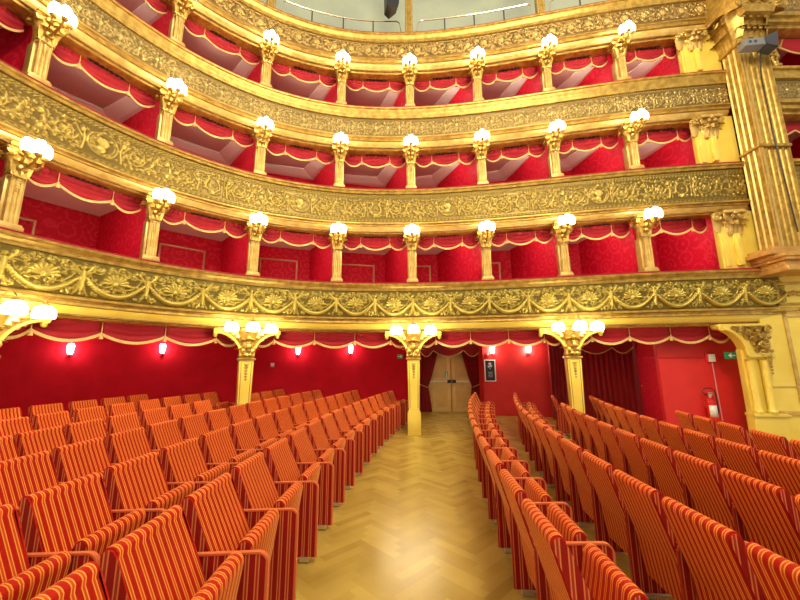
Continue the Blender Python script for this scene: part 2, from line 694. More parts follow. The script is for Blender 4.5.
# rear walls and partitions of the boxes of each storey
for lv in range(3):
    z0 = TIERS[lv][0] - 0.95
    z1 = TIERS[lv + 1][3] + 0.14
    pts = [BACK[k] for k in range(-2, 9)]
    w = wall_path('wall_boxes_rear', pts, z0, z1, DAMASK)
    for k in range(-1, 9):
        a, b = off(k, 0.32), np.array(BACK[k])
        d = (b - a) / np.linalg.norm(b - a)
        n = np.array((-d[1], d[0])) * 0.03
        wall_path('wall_partition', [tuple(a + n * -1), tuple(b + n * -1 + d * 0.02)], z0, z1, DAMASK, th=0.06)
    # white cove running round the ceiling of every box
    for k in range(-1, 8):
        a, b, c, e = off(k, 0.55), np.array(BACK[k]), np.array(BACK[k + 1]), off(k + 1, 0.55)
        wd = 0.34 if lv else 0.2
        zt = z1 + (0.0 if lv == 0 else 0.05)
        zb = zt - (0.14 if lv else 0.03)
        cen = (a + b + c + e) / 4
        bm = bmesh.new()
        rows = []
        loop = [a, b, c, e]
        for i, p in enumerate(loop):
            if i in (1, 2):
                q = p + (cen - p) / np.linalg.norm(cen - p) * wd * 1.35
            else:
                o_ = c if i == 0 else b
                q0 = (e if i == 0 else a)
                q = p + (q0 - p) / np.linalg.norm(q0 - p) * wd
            mdl = p + (q - p) * 0.35
            rows.append([bm.verts.new((p[0], p[1], zb)), bm.verts.new((mdl[0], mdl[1], zb + 0.02)), bm.verts.new((q[0], q[1], zt - 0.02)), bm.verts.new((q[0], q[1], zt + 0.03)), bm.verts.new((p[0], p[1], zt + 0.03))])
        for A, B in zip(rows, rows[1:]):
            for j in range(5):
                bm.faces.new((A[j], A[(j + 1) % 5], B[(j + 1) % 5], B[j]))
        bm.faces.new(rows[0])
        bm.faces.new(rows[-1])
        struct(from_bm('trim_cove', bm, CREAM, None, False))

for lv in range(3):
    for k in range(-1, 8):
        g = off(k + 0.5, 0.62)
        if seen(g[0], g[1], TIERS[lv][0] + 0.5, 40):
            light('box_fill_light', 'POINT', (g[0], g[1], TIERS[lv + 1][3] - 0.06), BOX_FILL_W, (1.0, 0.90, 0.76), 0.05)  # added fill without a fixture, tucked behind the valance to brighten the box

# framed doors at the back of the first row of boxes
dn = 1
for k in range(0, 8):
    a, b = np.array(BACK[k]), np.array(BACK[k + 1])
    d = b - a
    L = np.linalg.norm(d)
    d /= L
    nin = np.array((d[1], -d[0]))
    s1 = L * (0.83 if k else 0.62)
    s0 = s1 - (0.95 if k else 1.15)
    z0, z1 = 2.62, 4.38
    if k == 0:
        z1 = 4.30
    p = a + d * s0 + nin * 0.03
    q = a + d * s1 + nin * 0.03
    root = bpy.data.objects.new('door_%d' % dn, None)
    dn += 1
    COL.objects.link(root)
    root.location = (p[0], p[1], 0)
    root.rotation_euler = (0, 0, math.atan2(d[1], d[0]))
    struct(root)
    wdt = s1 - s0
    bm = bmesh.new()
    box(bm, 0, wdt, 0.0, 0.028, z0, z1)
    from_bm('leaf', bm, DAMASK, root, False)
    bm = bmesh.new()
    for x0, x1, zz0, zz1 in ((-0.02, 0.02, z0, z1), (wdt - 0.02, wdt + 0.02, z0, z1), (-0.02, wdt + 0.02, z1 - 0.02, z1 + 0.02)):
        box(bm, x0, x1, -0.02, 0.028, zz0, zz1, 0.006)
    from_bm('frame', bm, plain('brown_gilt_frame', (0.50, 0.26, 0.10), 0.4, 0.3) if dn == 2 else bpy.data.materials['brown_gilt_frame'], root, False)

# gallery behind the topmost tier
gal = [tuple(np.array(BACK[k]) + (np.array(BACK[k]) - P(k)) * 0.35) for k in range(-2, 9)]
wall_path('wall_gallery', smooth_path(gal, 5), 9.3, 18.5, GALLERY_WALL)

# ------------------------------------------------------------------ relief tiles (sculpted height fields)
TW, TH = 176, 60                # samples per bay


class Tile:
    def __init__(s, w=1.7, h=0.6, nx=TW, ny=TH):
        s.w, s.h, s.nx, s.ny = w, h, nx, ny
        s.H = np.zeros((nx, ny))
        s.X = (np.arange(nx) / nx * w)[:, None]
        s.Y = (np.arange(ny) / (ny - 1) * h)[None, :]

    def st(s, x, y, r, h=None, e=1.0):
        h = r * 0.8 if h is None else h
        for dx in (0, -s.w, s.w):
            xx = x + dx
            if xx < -r or xx > s.w + r:
                continue
            d2 = ((s.X - xx) ** 2 + ((s.Y - y) / e) ** 2) / (r * r)
            s.H = np.where(d2 < 1, np.maximum(s.H, h * np.sqrt(np.clip(1 - d2, 0, 1))), s.H)

    def line(s, pts, r0, r1=None, h=None):
        r1 = r0 if r1 is None else r1
        tot = 0
        for (a, b) in zip(pts, pts[1:]):
            tot += math.hypot(b[0] - a[0], b[1] - a[1])
        acc = 0
        for (a, b) in zip(pts, pts[1:]):
            L = math.hypot(b[0] - a[0], b[1] - a[1])
            n = max(1, int(L / 0.007))
            for i in range(n):
                f = i / n
                g = (acc + L * f) / max(tot, 1e-6)
                r = r0 + (r1 - r0) * g
                s.st(a[0] + (b[0] - a[0]) * f, a[1] + (b[1] - a[1]) * f, r, (h if h is None else h * r / r0))
            acc += L

    def spiral(s, x, y, R0, turns=1.7, a0=0.0, sg=1, r=0.014, leaves=True, h=None):
        pts = []
        n = int(26 * turns)
        for i in range(n + 1):
            f = i / n
            th = a0 + sg * 2 * PI * turns * f
            rr = R0 * (1 - 0.86 * f)
            pts.append((x + rr * math.cos(th), y + rr * math.sin(th)))
            if leaves and i % 3 == 0 and f < 0.75:
                for q in range(4):
                    k = 1 + q * 0.13
                    s.st(x + rr * k * math.cos(th + sg * q * 0.13), y + rr * k * math.sin(th + sg * q * 0.13), r * (1.05 - 0.18 * q), r * 0.7)
        s.line(pts, r, r * 0.6, h)
        s.st(x, y, r * 1.5, r * 1.3)

    def rosette(s, x, y, R0, n=8, h=0.02):
        for i in range(n):
            th = 2 * PI * i / n
            for q in (0.45, 0.62, 0.8):
                s.st(x + R0 * q * math.cos(th), y + R0 * q * math.sin(th), R0 * 0.27, h * 0.8)
        s.st(x, y, R0 * 0.3, h * 1.3)

    def ring(s, x, y, R0, r, h=None):
        n = int(2 * PI * R0 / 0.007)
        for i in range(n):
            s.st(x + R0 * math.cos(2 * PI * i / n), y + R0 * math.sin(2 * PI * i / n), r, h)

    def shell(s, x, y, R0, n=9):
        for i in range(n):
            th = PI * (0.02 + 0.96 * i / (n - 1))
            for q in range(9):
                f = 0.25 + 0.75 * q / 8
                s.st(x + R0 * f * math.cos(th), y + R0 * f * math.sin(th) * 0.95, 0.008 + 0.020 * f * R0 / 0.17, 0.012 + 0.020 * f)
        s.st(x, y, R0 * 0.24, 0.035)

    def filler(s, n, y0, y1, seed, rmin=0.018, rmax=0.04):
        g = np.random.default_rng(seed)
        base = s.H.copy()
        s.H = np.zeros_like(base)
        for i in range(n):
            x, y = g.random() * s.w, y0 + (y1 - y0) * g.random()
            q = rmin + (rmax - rmin) * g.random()
            a = g.random() * 6.28
            sg = 1 if g.random() < 0.5 else -1
            pts = [(x + q * (1 - 0.8 * k / 10) * math.cos(a + sg * k * 0.6), y + q * (1 - 0.8 * k / 10) * math.sin(a + sg * k * 0.6)) for k in range(11)]
            s.line(pts, 0.0125, 0.009, 0.010)
            s.st(x, y, 0.015, 0.014)
        s.H = np.maximum(s.H, base)

    def rope(s, y, r, n):
        for i in range(n):
            xx = (i + 0.5) * s.w / n
            for q in range(5):
                f = (q - 2) / 2
                s.st(xx + f * s.w / n * 0.62, y + f * r, r * 0.5, r * 0.6)


def tile_lowest():
    t = Tile(1.7, 0.6)
    for c in (0.42, 1.27):
        t.shell(c, 0.27, 0.155)
        for sg in (-1, 1):
            t.spiral(c + sg * 0.07, 0.50, 0.055, 1.5, PI / 2, sg, 0.012, False)
            t.spiral(c + sg * 0.215, 0.46, 0.05, 1.4, -PI / 2, -sg, 0.013, True)
            t.line([(c + sg * 0.04, 0.235), (c + sg * 0.14, 0.20), (c + sg * 0.22, 0.22), (c + sg * 0.30, 0.30), (c + sg * 0.36, 0.43)], 0.016, 0.010)
    for c in (0.0, 0.85):       # standing figure with raised wings and the garlands it holds
        t.st(c, 0.47, 0.035, 0.05)
        for q in range(9):
            t.st(c, 0.40 - q * 0.035, 0.045 - 0.022 * abs(q - 2) / 6, 0.04)
        for sg in (-1, 1):
            t.line([(c + sg * 0.04, 0.40), (c + sg * 0.10, 0.47), (c + sg * 0.17, 0.55)], 0.022, 0.012)
            t.line([(c + sg * 0.03, 0.38), (c + sg * 0.12, 0.42), (c + sg * 0.2, 0.40)], 0.018, 0.010)
            t.line([(c + sg * 0.02, 0.20), (c + sg * 0.05, 0.1), (c + sg * 0.09, 0.03)], 0.022, 0.012)
            n = 26
            for i in range(n):
                f = i / (n - 1)
                x = c + sg * (0.05 + 0.375 * f)
                y = 0.30 - 0.235 * math.sin(PI * 0.5 * min(1, f * 1.05)) ** 0.9
                t.st(x, y, 0.026 + 0.014 * f, 0.03 + 0.012 * (i % 2))
                if i % 2:
                    t.st(x, y - 0.034, 0.016, 0.022)
                    t.st(x, y + 0.034, 0.014, 0.020)
    t.rope(0.585, 0.012, 36)
    t.filler(170, 0.05, 0.55, 1)
    return t.H


def tile_second(kind):
    t = Tile(1.7, 0.72)
    t.rope(0.655, 0.024, 26)
    t.line([(0, 0.615), (1.7, 0.615)], 0.007)
    t.line([(0, 0.695), (1.7, 0.695)], 0.008)
    for i in range(20):          # plaited lower border
        x = (i + 0.5) * 0.085
        t.line([(x - 0.03, 0.03), (x, 0.06), (x + 0.03, 0.03)], 0.011)
        t.st(x, 0.028, 0.012)
    t.line([(0, 0.085), (1.7, 0.085)], 0.008)
    c, y = 0.85, 0.35
    if kind == 0:               # round medallion with a head in profile
        t.ring(c, y, 0.20, 0.014)
        t.ring(c, y, 0.165, 0.009)
        t.st(c, y + 0.03, 0.075, 0.035, 1.15)
        t.st(c + 0.06, y + 0.02, 0.025, 0.03)
        t.st(c - 0.02, y - 0.09, 0.07, 0.025, 0.8)
        t.st(c - 0.05, y + 0.06, 0.05, 0.045)
    else:                       # lyre
        for sg in (-1, 1):
            t.line([(c + sg * 0.03, y - 0.16), (c + sg * 0.12, y - 0.08), (c + sg * 0.11, y + 0.03), (c + sg * 0.06, y + 0.10), (c + sg * 0.11, y + 0.18)], 0.019, 0.014)
            t.spiral(c + sg * 0.15, y + 0.16, 0.04, 1.3, PI, -sg, 0.011, False)
            t.line([(c + sg * 0.19, y - 0.2), (c + sg * 0.20, y), (c + sg * 0.19, y + 0.2)], 0.010)
        for q in (-0.03, 0, 0.03):
            t.line([(c + q, y - 0.12), (c + q, y + 0.17)], 0.006)
        t.line([(c - 0.1, y + 0.12), (c + 0.1, y + 0.12)], 0.012)
        t.st(c, y - 0.17, 0.05)
    for sg in (-1, 1):
        t.line([(c + sg * 0.26, y - 0.2), (c + sg * 0.235, y - 0.02), (c + sg * 0.27, y + 0.19)], 0.020, 0.014)
        t.st(c + sg * 0.27, y + 0.12, 0.04)
        t.line([(c + sg * 0.27, y), (c + sg * 0.33, y + 0.10), (c + sg * 0.38, y + 0.17)], 0.018, 0.01)
        t.spiral(c + sg * 0.47, y, 0.15, 2.0, PI if sg > 0 else 0, sg, 0.016)
        t.rosette(c + sg * 0.47, y, 0.05, 6)
        t.line([(c + sg * 0.6, y - 0.15), (c + sg * 0.70, y - 0.05), (c + sg * 0.74, y + 0.12)], 0.015, 0.012)
        t.spiral(c + sg * 0.74, y + 0.10, 0.075, 1.4, -PI / 2, -sg, 0.013)
        t.spiral(c + sg * 0.73, y - 0.12, 0.07, 1.4, PI / 2, sg, 0.013)
        for q in range(5):
            t.st(c + sg * (0.31 + 0.09 * q), y - 0.2 + 0.02 * (q % 2), 0.020)
            t.st(c + sg * (0.33 + 0.09 * q), y + 0.21 - 0.02 * (q % 2), 0.018)
    t.filler(120, 0.12, 0.59, 2)
    return t.H


def tile_third():
    t = Tile(1.7, 0.5)
    y = 0.23
    for i in range(6):
        c = 0.142 + i * 0.2833
        sg = 1 if i % 2 else -1
        t.spiral(c, y, 0.10, 1.8, PI / 2 * sg, sg, 0.013)
        t.line([(c + 0.142, y - 0.14), (c + 0.142, y - 0.02), (c + 0.142, y + 0.15)], 0.016, 0.010)
        t.st(c + 0.142, y + 0.02, 0.035)
        t.st(c + 0.142, y + 0.15, 0.024)
        for s2 in (-1, 1):
            t.line([(c + 0.142, y - 0.02), (c + 0.142 + s2 * 0.05, y + 0.07), (c + 0.142 + s2 * 0.07, y + 0.14)], 0.012, 0.008)
            t.st(c + s2 * 0.07, y - 0.14, 0.02)
            t.st(c + s2 * 0.05, y + 0.15, 0.018)
    t.line([(0, 0.43), (1.7, 0.43)], 0.008)
    for i in range(40):
        t.st((i + 0.5) * 0.0425, 0.465, 0.013)
    t.line([(0, 0.03), (1.7, 0.03)], 0.010)
    t.filler(150, 0.05, 0.41, 3, 0.015, 0.03)
    return t.H


def tile_top():
    t = Tile(1.7, 0.5)
    y = 0.27
    for i, c in enumerate((0.2125, 0.6375, 1.0625, 1.4875)):
        sg = 1 if i % 2 else -1
        t.spiral(c, y, 0.15, 1.6, -PI / 2 * sg, sg, 0.017)
        t.rosette(c, y, 0.07, 8, 0.03)
        t.line([(c + 0.12, y - 0.13), (c + 0.2125, y), (c + 0.30, y + 0.13)], 0.014, 0.012)
        t.st(c + 0.2125, y, 0.03)
        for q in range(4):
            t.st(c + 0.15 + q * 0.045, y + 0.15 - q * 0.02, 0.02)
            t.st(c + 0.13 + q * 0.045, y - 0.09 - q * 0.02, 0.02)
    t.line([(0, 0.465), (1.7, 0.465)], 0.009)
    for i in range(48):
        t.st((i + 0.5) * 1.7 / 48, 0.04, 0.014)
    t.line([(0, 0.075), (1.7, 0.075)], 0.006)
    t.filler(150, 0.10, 0.44, 4)
    return t.H


def relief(name, tiles, t0, t1, z_top, z_bot, o_top, o_bot, gain, mat, parent, bulge=0.0):
    nt = int(round((t1 - t0) * TW))
    ts = t0 + (t1 - t0) * np.arange(nt + 1) / nt
    ny = tiles[0].shape[1]
    Pp = np.array([P(t) for t in ts])
    Nn = np.array([N(t) for t in ts])
    idx = np.floor(ts + 0.5).astype(int)
    frac = ((ts + 0.0) % 1.0)
    kk = np.floor(ts).astype(int)
    H = np.zeros((nt + 1, ny))
    for i in range(nt + 1):
        tl = tiles[kk[i] % len(tiles)]
        H[i] = tl[int(frac[i] * TW) % TW]
    f = np.arange(ny) / (ny - 1)
    z = z_bot + (z_top - z_bot) * f
    oo = o_bot + (o_top - o_bot) * f - bulge * np.sin(PI * f)
    O = oo[None, :] - H * gain
    V = np.zeros((nt + 1, ny, 3))
    V[:, :, 0] = Pp[:, 0:1] + Nn[:, 0:1] * O
    V[:, :, 1] = Pp[:, 1:2] + Nn[:, 1:2] * O
    V[:, :, 2] = z[None, :]
    me = grid_mesh(name, V.reshape(-1, 3), nt + 1, ny, np.clip(H / 0.032, 0, 1))
    return mesh_obj(name, me, mat, parent)


TILES = [[tile_lowest()], [tile_second(0), tile_second(1)], [tile_third()], [tile_top()]]
LABELS = ['lowest gilded balcony tier, carved with shells, garlands and winged figures',
          'second gilded balcony tier with round medallions, lyres and scrolls',
          'third gilded balcony tier with fine repeated scrollwork',
          'topmost gilded balcony tier with rosettes, below the gallery railing']


def cornice_prof(zc, sz, o=0.0, wide=0.52):
    h = zc - sz
    return [(-0.03 + o, zc), (-0.055 + o, zc - 0.02), (-0.055 + o, zc - 0.045), (-0.02 + o, zc - 0.06), (0.0 + o, zc - 0.30 * h),
            (-0.005 + o, zc - 0.34 * h), (-0.005 + o, zc - 0.42 * h), (0.03 + o, zc - 0.45 * h), (0.045 + o, zc - 0.62 * h), (0.085 + o, zc - 0.74 * h),
            (0.10 + o, zc - 0.80 * h), (0.10 + o, zc - 0.88 * h), (0.15 + o, zc - 0.90 * h), (0.17 + o, sz), (wide, sz), (wide, sz + 0.16), (0.10, zc)]


def vent(parent, loc, rz):
    """pierced scroll grille set in the soffit"""
    bm = bmesh.new()
    for sg in (-1, 1):
        for q, (x, r) in enumerate(((0.07, 0.035), (0.15, 0.04), (0.235, 0.025))):
            pts = [(sg * (x + r * (1 - 0.7 * i / 16) * math.cos(i * 0.55)), r * (1 - 0.7 * i / 16) * math.sin(i * 0.55), 0) for i in range(17)]
            tube(bm, pts, 0.010, 5)
        tube(bm, [(0, 0, 0), (sg * 0.10, 0.03, 0), (sg * 0.2, -0.02, 0), (sg * 0.29, 0.0, 0)], 0.011, 5)
    blob(bm, (0, 0, 0), 0.03, (1, 1, 0.4))
    o = from_bm('vent_grille', bm, bpy.data.materials['vent_iron'], parent)
    o.location = loc
    o.rotation_euler = (0, 0, rz)
    return o


SHADE_GILT = noisy('brown_shade_gilding', (0.40, 0.24, 0.06), (0.26, 0.14, 0.035), 8, 0.42, 0.4)  # gilding browned to paint a shadow line into the cornice steps
plain('vent_iron', (0.045, 0.025, 0.012), 0.5, 0.3)
T_END = [8.46, 8.26, 8.26, 8.26]
balconies = []
for lv, (rz, a, b, sz) in enumerate(TIERS):
    p0 = P(4)
    root = thing('balcony', LABELS[lv], 'balcony', (0, 0, 0))
    te = T_END[lv]
    zc = rz - a - b
    sweep('handrail', [(-0.075, rz), (-0.075, rz + 0.022), (-0.05, rz + 0.03), (0.33, rz + 0.03), (0.33, rz)], T0, te, 120, RED_VELVET, root)
    if a < 0.12:
        prof = [(-0.07, rz), (-0.09, rz - 0.02), (-0.085, rz - 0.045), (-0.05, rz - 0.055), (-0.04, rz - a), (0.34, rz - a), (0.34, rz)]
    else:
        prof = [(-0.07, rz), (-0.10, rz - 0.02), (-0.095, rz - 0.05), (-0.06, rz - 0.06), (-0.045, rz - 0.45 * a), (-0.02, rz - 0.62 * a), (-0.02, rz - 0.72 * a), (-0.035, rz - 0.78 * a), (-0.03, rz - a), (0.34, rz - a), (0.34, rz)]
    sweep('rail_moulding', prof, T0, te, 120, GOLD if lv else GOLD, root)
    ti = TILES[lv]
    relief('parapet', ti, T0, te, rz - a, zc, -0.0, 0.015, 1.6 if lv == 0 else 1.4, REL[lv], root, 0.02 if lv == 0 else 0)
    sweep('parapet_backing', [(0.03, rz - a), (0.03, zc), (0.34, zc), (0.34, rz - a)], T0, te, 120, GOLD_DARK, root)
    sweep('cornice', cornice_prof(zc, sz), T0, te, 120, [GOLD, GOLD_PALE if lv else YELLOW, SHADE_GILT], root, mi=[0, 0, 2, 0, 0, 0, 2, 1, 1, 1, 2, 2, 0, 0 if lv else 1, 0, 0, 0])
    if lv:
        for k in range(-1, 8):
            t = k + 0.5
            q = off(t, 0.36)
            if seen(q[0], q[1], sz, 30):
                vent(root, (q[0], q[1], sz - 0.004), ang(t))
    balconies.append(root)

# ------------------------------------------------------------------ columns between the boxes
# local frame: +X along the balcony, +Y away from the hall, front is -Y


def leaf(bm, base, h, w, out, yaw, curl=0.06):
    """acanthus leaf that rises, then curls over"""
    n, m = 7, 4
    c, s = math.cos(yaw), math.sin(yaw)
    rows = []
    for i in range(n):
        f = i / (n - 1)
        z = h * math.sin(min(f, 0.85) / 0.85 * PI / 2) - (max(0, f - 0.7) / 0.3) * h * 0.22
        o_ = out * f ** 1.6 + (curl if f > 0.8 else 0) * (f - 0.8) * 4
        ww = w * (0.55 + 0.75 * math.sin(PI * min(1, f * 0.9 + 0.05))) * (1 - 0.55 * max(0, f - 0.6))
        ww *= 1 + 0.12 * (i % 2)
        row = []
        for j in range(m + 1):
            g = j / m * 2 - 1
            x, y = ww * g * 0.5, -(o_ + 0.02 - 0.018 * abs(g))
            row.append(bm.verts.new((base[0] + x * c - y * s, base[1] + x * s + y * c, base[2] + z)))
        rows.append(row)
    back = [[bm.verts.new((v.co.x + 0.012 * -s * -1, v.co.y + 0.012 * c, v.co.z - 0.004)) for v in row] for row in rows]
    for A, B in ((rows, False), (back, True)):
        for i in range(n - 1):
            for j in range(m):
                q = (A[i][j], A[i][j + 1], A[i + 1][j + 1], A[i + 1][j])
                bm.faces.new(q[::-1] if B else q)
    edge = [(i, 0) for i in range(n)] + [(n - 1, j) for j in range(1, m + 1)] + [(i, m) for i in range(n - 2, -1, -1)] + [(0, j) for j in range(m - 1, 0, -1)]
    for (i, j), (k, l) in zip(edge, edge[1:] + edge[:1]):
        bm.faces.new((rows[i][j], back[i][j], back[k][l], rows[k][l]))


def volute(bm, c, R0, sg, axis_yaw=0.0, r=0.018, turns=1.6):
    pts, rr = [], []
    n = 26
    for i in range(n + 1):
        f = i / n
        th = PI / 2 - sg * 2 * PI * turns * f
        q = R0 * (1 - 0.82 * f)
        x, z = q * math.cos(th), q * math.sin(th)
        pts.append((c[0] + x * math.cos(axis_yaw), c[1] + x * math.sin(axis_yaw), c[2] + z))
        rr.append(r * (1.15 - 0.4 * f))
    tube(bm, pts, rr, 6)
    blob(bm, c, R0 * 0.3, (1, 1, 1), 8, 5)


def capital(name, parent, z0, h, w, d, mat):
    bm = bmesh.new()
    prof = [(-w * 0.40, 0), (-w * 0.42, 0.02), (-w * 0.40, 0.04), (-w * 0.40, h * 0.72), (-w * 0.6, h * 0.86), (w * 0.6, h * 0.86), (w * 0.40, h * 0.72), (w * 0.40, 0.04), (w * 0.42, 0.02), (w * 0.40, 0)]
    prism(bm, [(x, z + z0) for x, z in prof], 'y', -d * 0.35, d * 1.0)
    box(bm, -w * 0.74, w * 0.74, -d * 0.85, d * 1.05, z0 + h * 0.86, z0 + h * 0.93, 0.008)
    box(bm, -w * 0.66, w * 0.66, -d * 0.7, d * 1.05, z0 + h * 0.93, z0 + h, 0.006)
    for x, yaw in ((-w * 0.28, 0), (0, 0), (w * 0.28, 0)):
        leaf(bm, (x, -d * 0.3, z0 + 0.02), h * 0.42, w * 0.34, 0.07, yaw)
    for x, yaw in ((-w * 0.14, 0), (w * 0.14, 0)):
        leaf(bm, (x, -d * 0.3, z0 + h * 0.25), h * 0.45, w * 0.34, 0.09, yaw)
    for sg in (-1, 1):
        leaf(bm, (sg * w * 0.38, d * 0.1, z0 + 0.02), h * 0.45, w * 0.36, 0.07, sg * PI / 2)
        leaf(bm, (sg * w * 0.38, d * 0.5, z0 + h * 0.2), h * 0.45, w * 0.36, 0.07, sg * PI / 2)
        leaf(bm, (sg * w * 0.36, -d * 0.25, z0 + h * 0.12), h * 0.5, w * 0.36, 0.09, sg * PI / 4)
        volute(bm, (sg * w * 0.60, -d * 0.55, z0 + h * 0.70), w * 0.22, sg, -sg * 0.5)
        volute(bm, (sg * w * 0.22, -d * 0.72, z0 + h * 0.74), w * 0.13, -sg, 0, 0.011)
        volute(bm, (sg * w * 0.66, d * 0.75, z0 + h * 0.66), w * 0.16, sg, 0)
    blob(bm, (0, -d * 0.85, z0 + h * 0.86), w * 0.16, (1, 0.7, 0.9))
    # mask on the front of the capital
    blob(bm, (0, -d * 0.62, z0 + h * 0.5), w * 0.20, (0.85, 0.7, 1.15))
    blob(bm, (0, -d * 0.80, z0 + h * 0.49), w * 0.06, (0.8, 0.8, 1.4))
    return from_bm(name, bm, mat, parent)


def fluted(bm, w, d, z0, z1, nf, y0=0.0):
    """pilaster whose front carries rounded flutes; back edge at y0+d"""
    pts = [(-w / 2, y0 + d), (-w / 2, y0)]
    n = nf * 6
    for i in range(n + 1):
        f = i / n
        x = -w / 2 * 0.94 + w * 0.94 * f
        ph = (f * nf) % 1.0
        y = y0 + 0.022 * w / 0.2 * (math.sin(PI * ph) ** 0.7) * (1 if 0.0001 < f < 0.9999 else 0)
        pts.append((x, y))
    pts += [(w / 2, y0), (w / 2, y0 + d)]
    lo = [bm.verts.new((x, y, z0)) for x, y in pts]
    hi = [bm.verts.new((x, y, z1)) for x, y in pts]
    m = len(pts)
    for i in range(m):
        bm.faces.new((lo[i], lo[(i + 1) % m], hi[(i + 1) % m], hi[i]))
    bm.faces.new(lo[::-1])
    bm.faces.new(hi)


def husks(bm, x, y, z, n, r):
    for i in range(n):
        q = r * (1 - 0.1 * i)
        blob(bm, (x, y, z - i * r * 1.7), q, (0.9, 0.5, 1.1), 7, 5)
        for sg in (-1, 1):
            blob(bm, (x + sg * q * 0.9, y + 0.004, z - i * r * 1.7 + q * 0.5), q * 0.6, (0.8, 0.5, 1.2), 6, 4)


col_proto = {}


def make_box_column(H, big=False):
    root = thing('box_column', 'x', 'column')
    hc = 0.46
    w = 0.19
    bm = bmesh.new()
    box(bm, -0.135, 0.135, -0.09, 0.27, 0.03, 0.09, 0.01)
    box(bm, -0.12, 0.12, -0.075, 0.26, 0.09, 0.12, 0.008)
    from_bm('base', bm, GOLD_PALE, root)
    bm = bmesh.new()
    fluted(bm, 0.15, 0.10, 0.12, H - hc, 3, -0.055)
    box(bm, -0.105, 0.105, 0.045, 0.25, 0.12, H - hc, 0.008)
    husks(bm, 0, -0.055, H - hc - 0.06, 5 if H < 1.5 else 6, 0.022)
    tube(bm, [(-0.10, 0.02, H - hc - 0.015), (-0.05, -0.07, H - hc - 0.015), (0.05, -0.07, H - hc - 0.015), (0.10, 0.02, H - hc - 0.015)], 0.014, 6)
    from_bm('shaft', bm, GOLD_PALE, root)
    capital('capital', root, H - hc, hc, 0.24, 0.17, GOLD)
    return root


def make_cluster(H):
    """three-light bracket lamp: arm, frame and glass globes with light inside"""
    root = thing('bracket_lamp', 'x', 'wall lamp')
    bm = bmesh.new()
    tube(bm, [(0, -0.08, -0.16), (0, -0.18, -0.2), (0, -0.40, -0.16), (0, -0.50, -0.09)], [0.022, 0.02, 0.017, 0.014], 8)
    for sg in (-1, 1):
        tube(bm, [(0, -0.2, -0.19), (sg * 0.08, -0.30, -0.2), (sg * 0.10, -0.38, -0.17), (sg * 0.095, -0.42, -0.09)], 0.012, 7)
    for x, y in ((0, -0.50), (-0.095, -0.42), (0.095, -0.42)):
        lathe(bm, [(0.0, -0.10), (0.03, -0.095), (0.045, -0.07), (0.05, -0.055), (0.0, -0.055)], 12, (x, y, 0))
    blob(bm, (0, -0.10, -0.17), 0.045, (1.3, 0.7, 1.2))
    from_bm('bracket', bm, GOLD, root)
    for x, y in ((0, -0.50), (-0.095, -0.42), (0.095, -0.42)):
        bm = bmesh.new()
        lathe(bm, [(0.0, -0.06), (0.042, -0.06), (0.070, -0.02), (0.078, 0.035), (0.070, 0.09), (0.044, 0.14), (0.0, 0.16)], 14, (x, y, 0))
        from_bm('glass_globe', bm, GLOW, root)
    return root


NUMW = ['first', 'second', 'third', 'fourth', 'fifth', 'sixth', 'seventh', 'eighth', 'ninth', 'tenth', 'eleventh', 'twelfth', 'thirteenth',
        'fourteenth', 'fifteenth', 'sixteenth', 'seventeenth', 'eighteenth', 'nineteenth', 'twentieth', 'twenty-first', 'twenty-second']
STOREY = ['lowest', 'middle', 'highest']
cl0 = None
for lv in range(3):
    rz, sz = TIERS[lv][0], TIERS[lv + 1][3]
    H = sz - rz
    proto = None
    ks = []
    for k in range(-1, 8):
        q = off(k, 0.06)
        if seen(q[0], q[1], rz + 0.1, 4) or seen(q[0], q[1], sz - 0.1, 10):
            ks.append(k)
    for i, k in enumerate(ks):
        q = off(k, 0.03)
        lab = 'gilded column with leafy capital, %s storey of boxes, %s from the left' % (STOREY[lv], NUMW[i])
        if proto is None:
            proto = make_box_column(H)
            proto.location = (q[0], q[1], rz)
            proto.rotation_euler = (0, 0, ang(k))
            proto['label'] = lab
            proto['group'] = 'gilded columns between the boxes'
        else:
            dup(proto, (q[0], q[1], rz), ang(k), lab, 'gilded columns between the boxes')
        zc = sz - 0.17
        lab = 'lit cluster of glass globes, %s box storey, %s from the left' % (STOREY[lv], NUMW[i])
        if cl0 is None:
            cl0 = make_cluster(0)
            c = cl0
            c.location = (q[0], q[1], zc)
            c.rotation_euler = (0, 0, ang(k))
            c['label'] = lab
            c['group'] = 'bracket lamps on the box columns'
        else:
            c = dup(cl0, (q[0], q[1], zc), ang(k), lab, 'bracket lamps on the box columns')
        g = off(k, 0.03 - 0.62)
        light('lamp_light', 'POINT', (g[0], g[1], zc + 0.03), LAMP_UP, (1.0, 0.80, 0.50), 0.05)

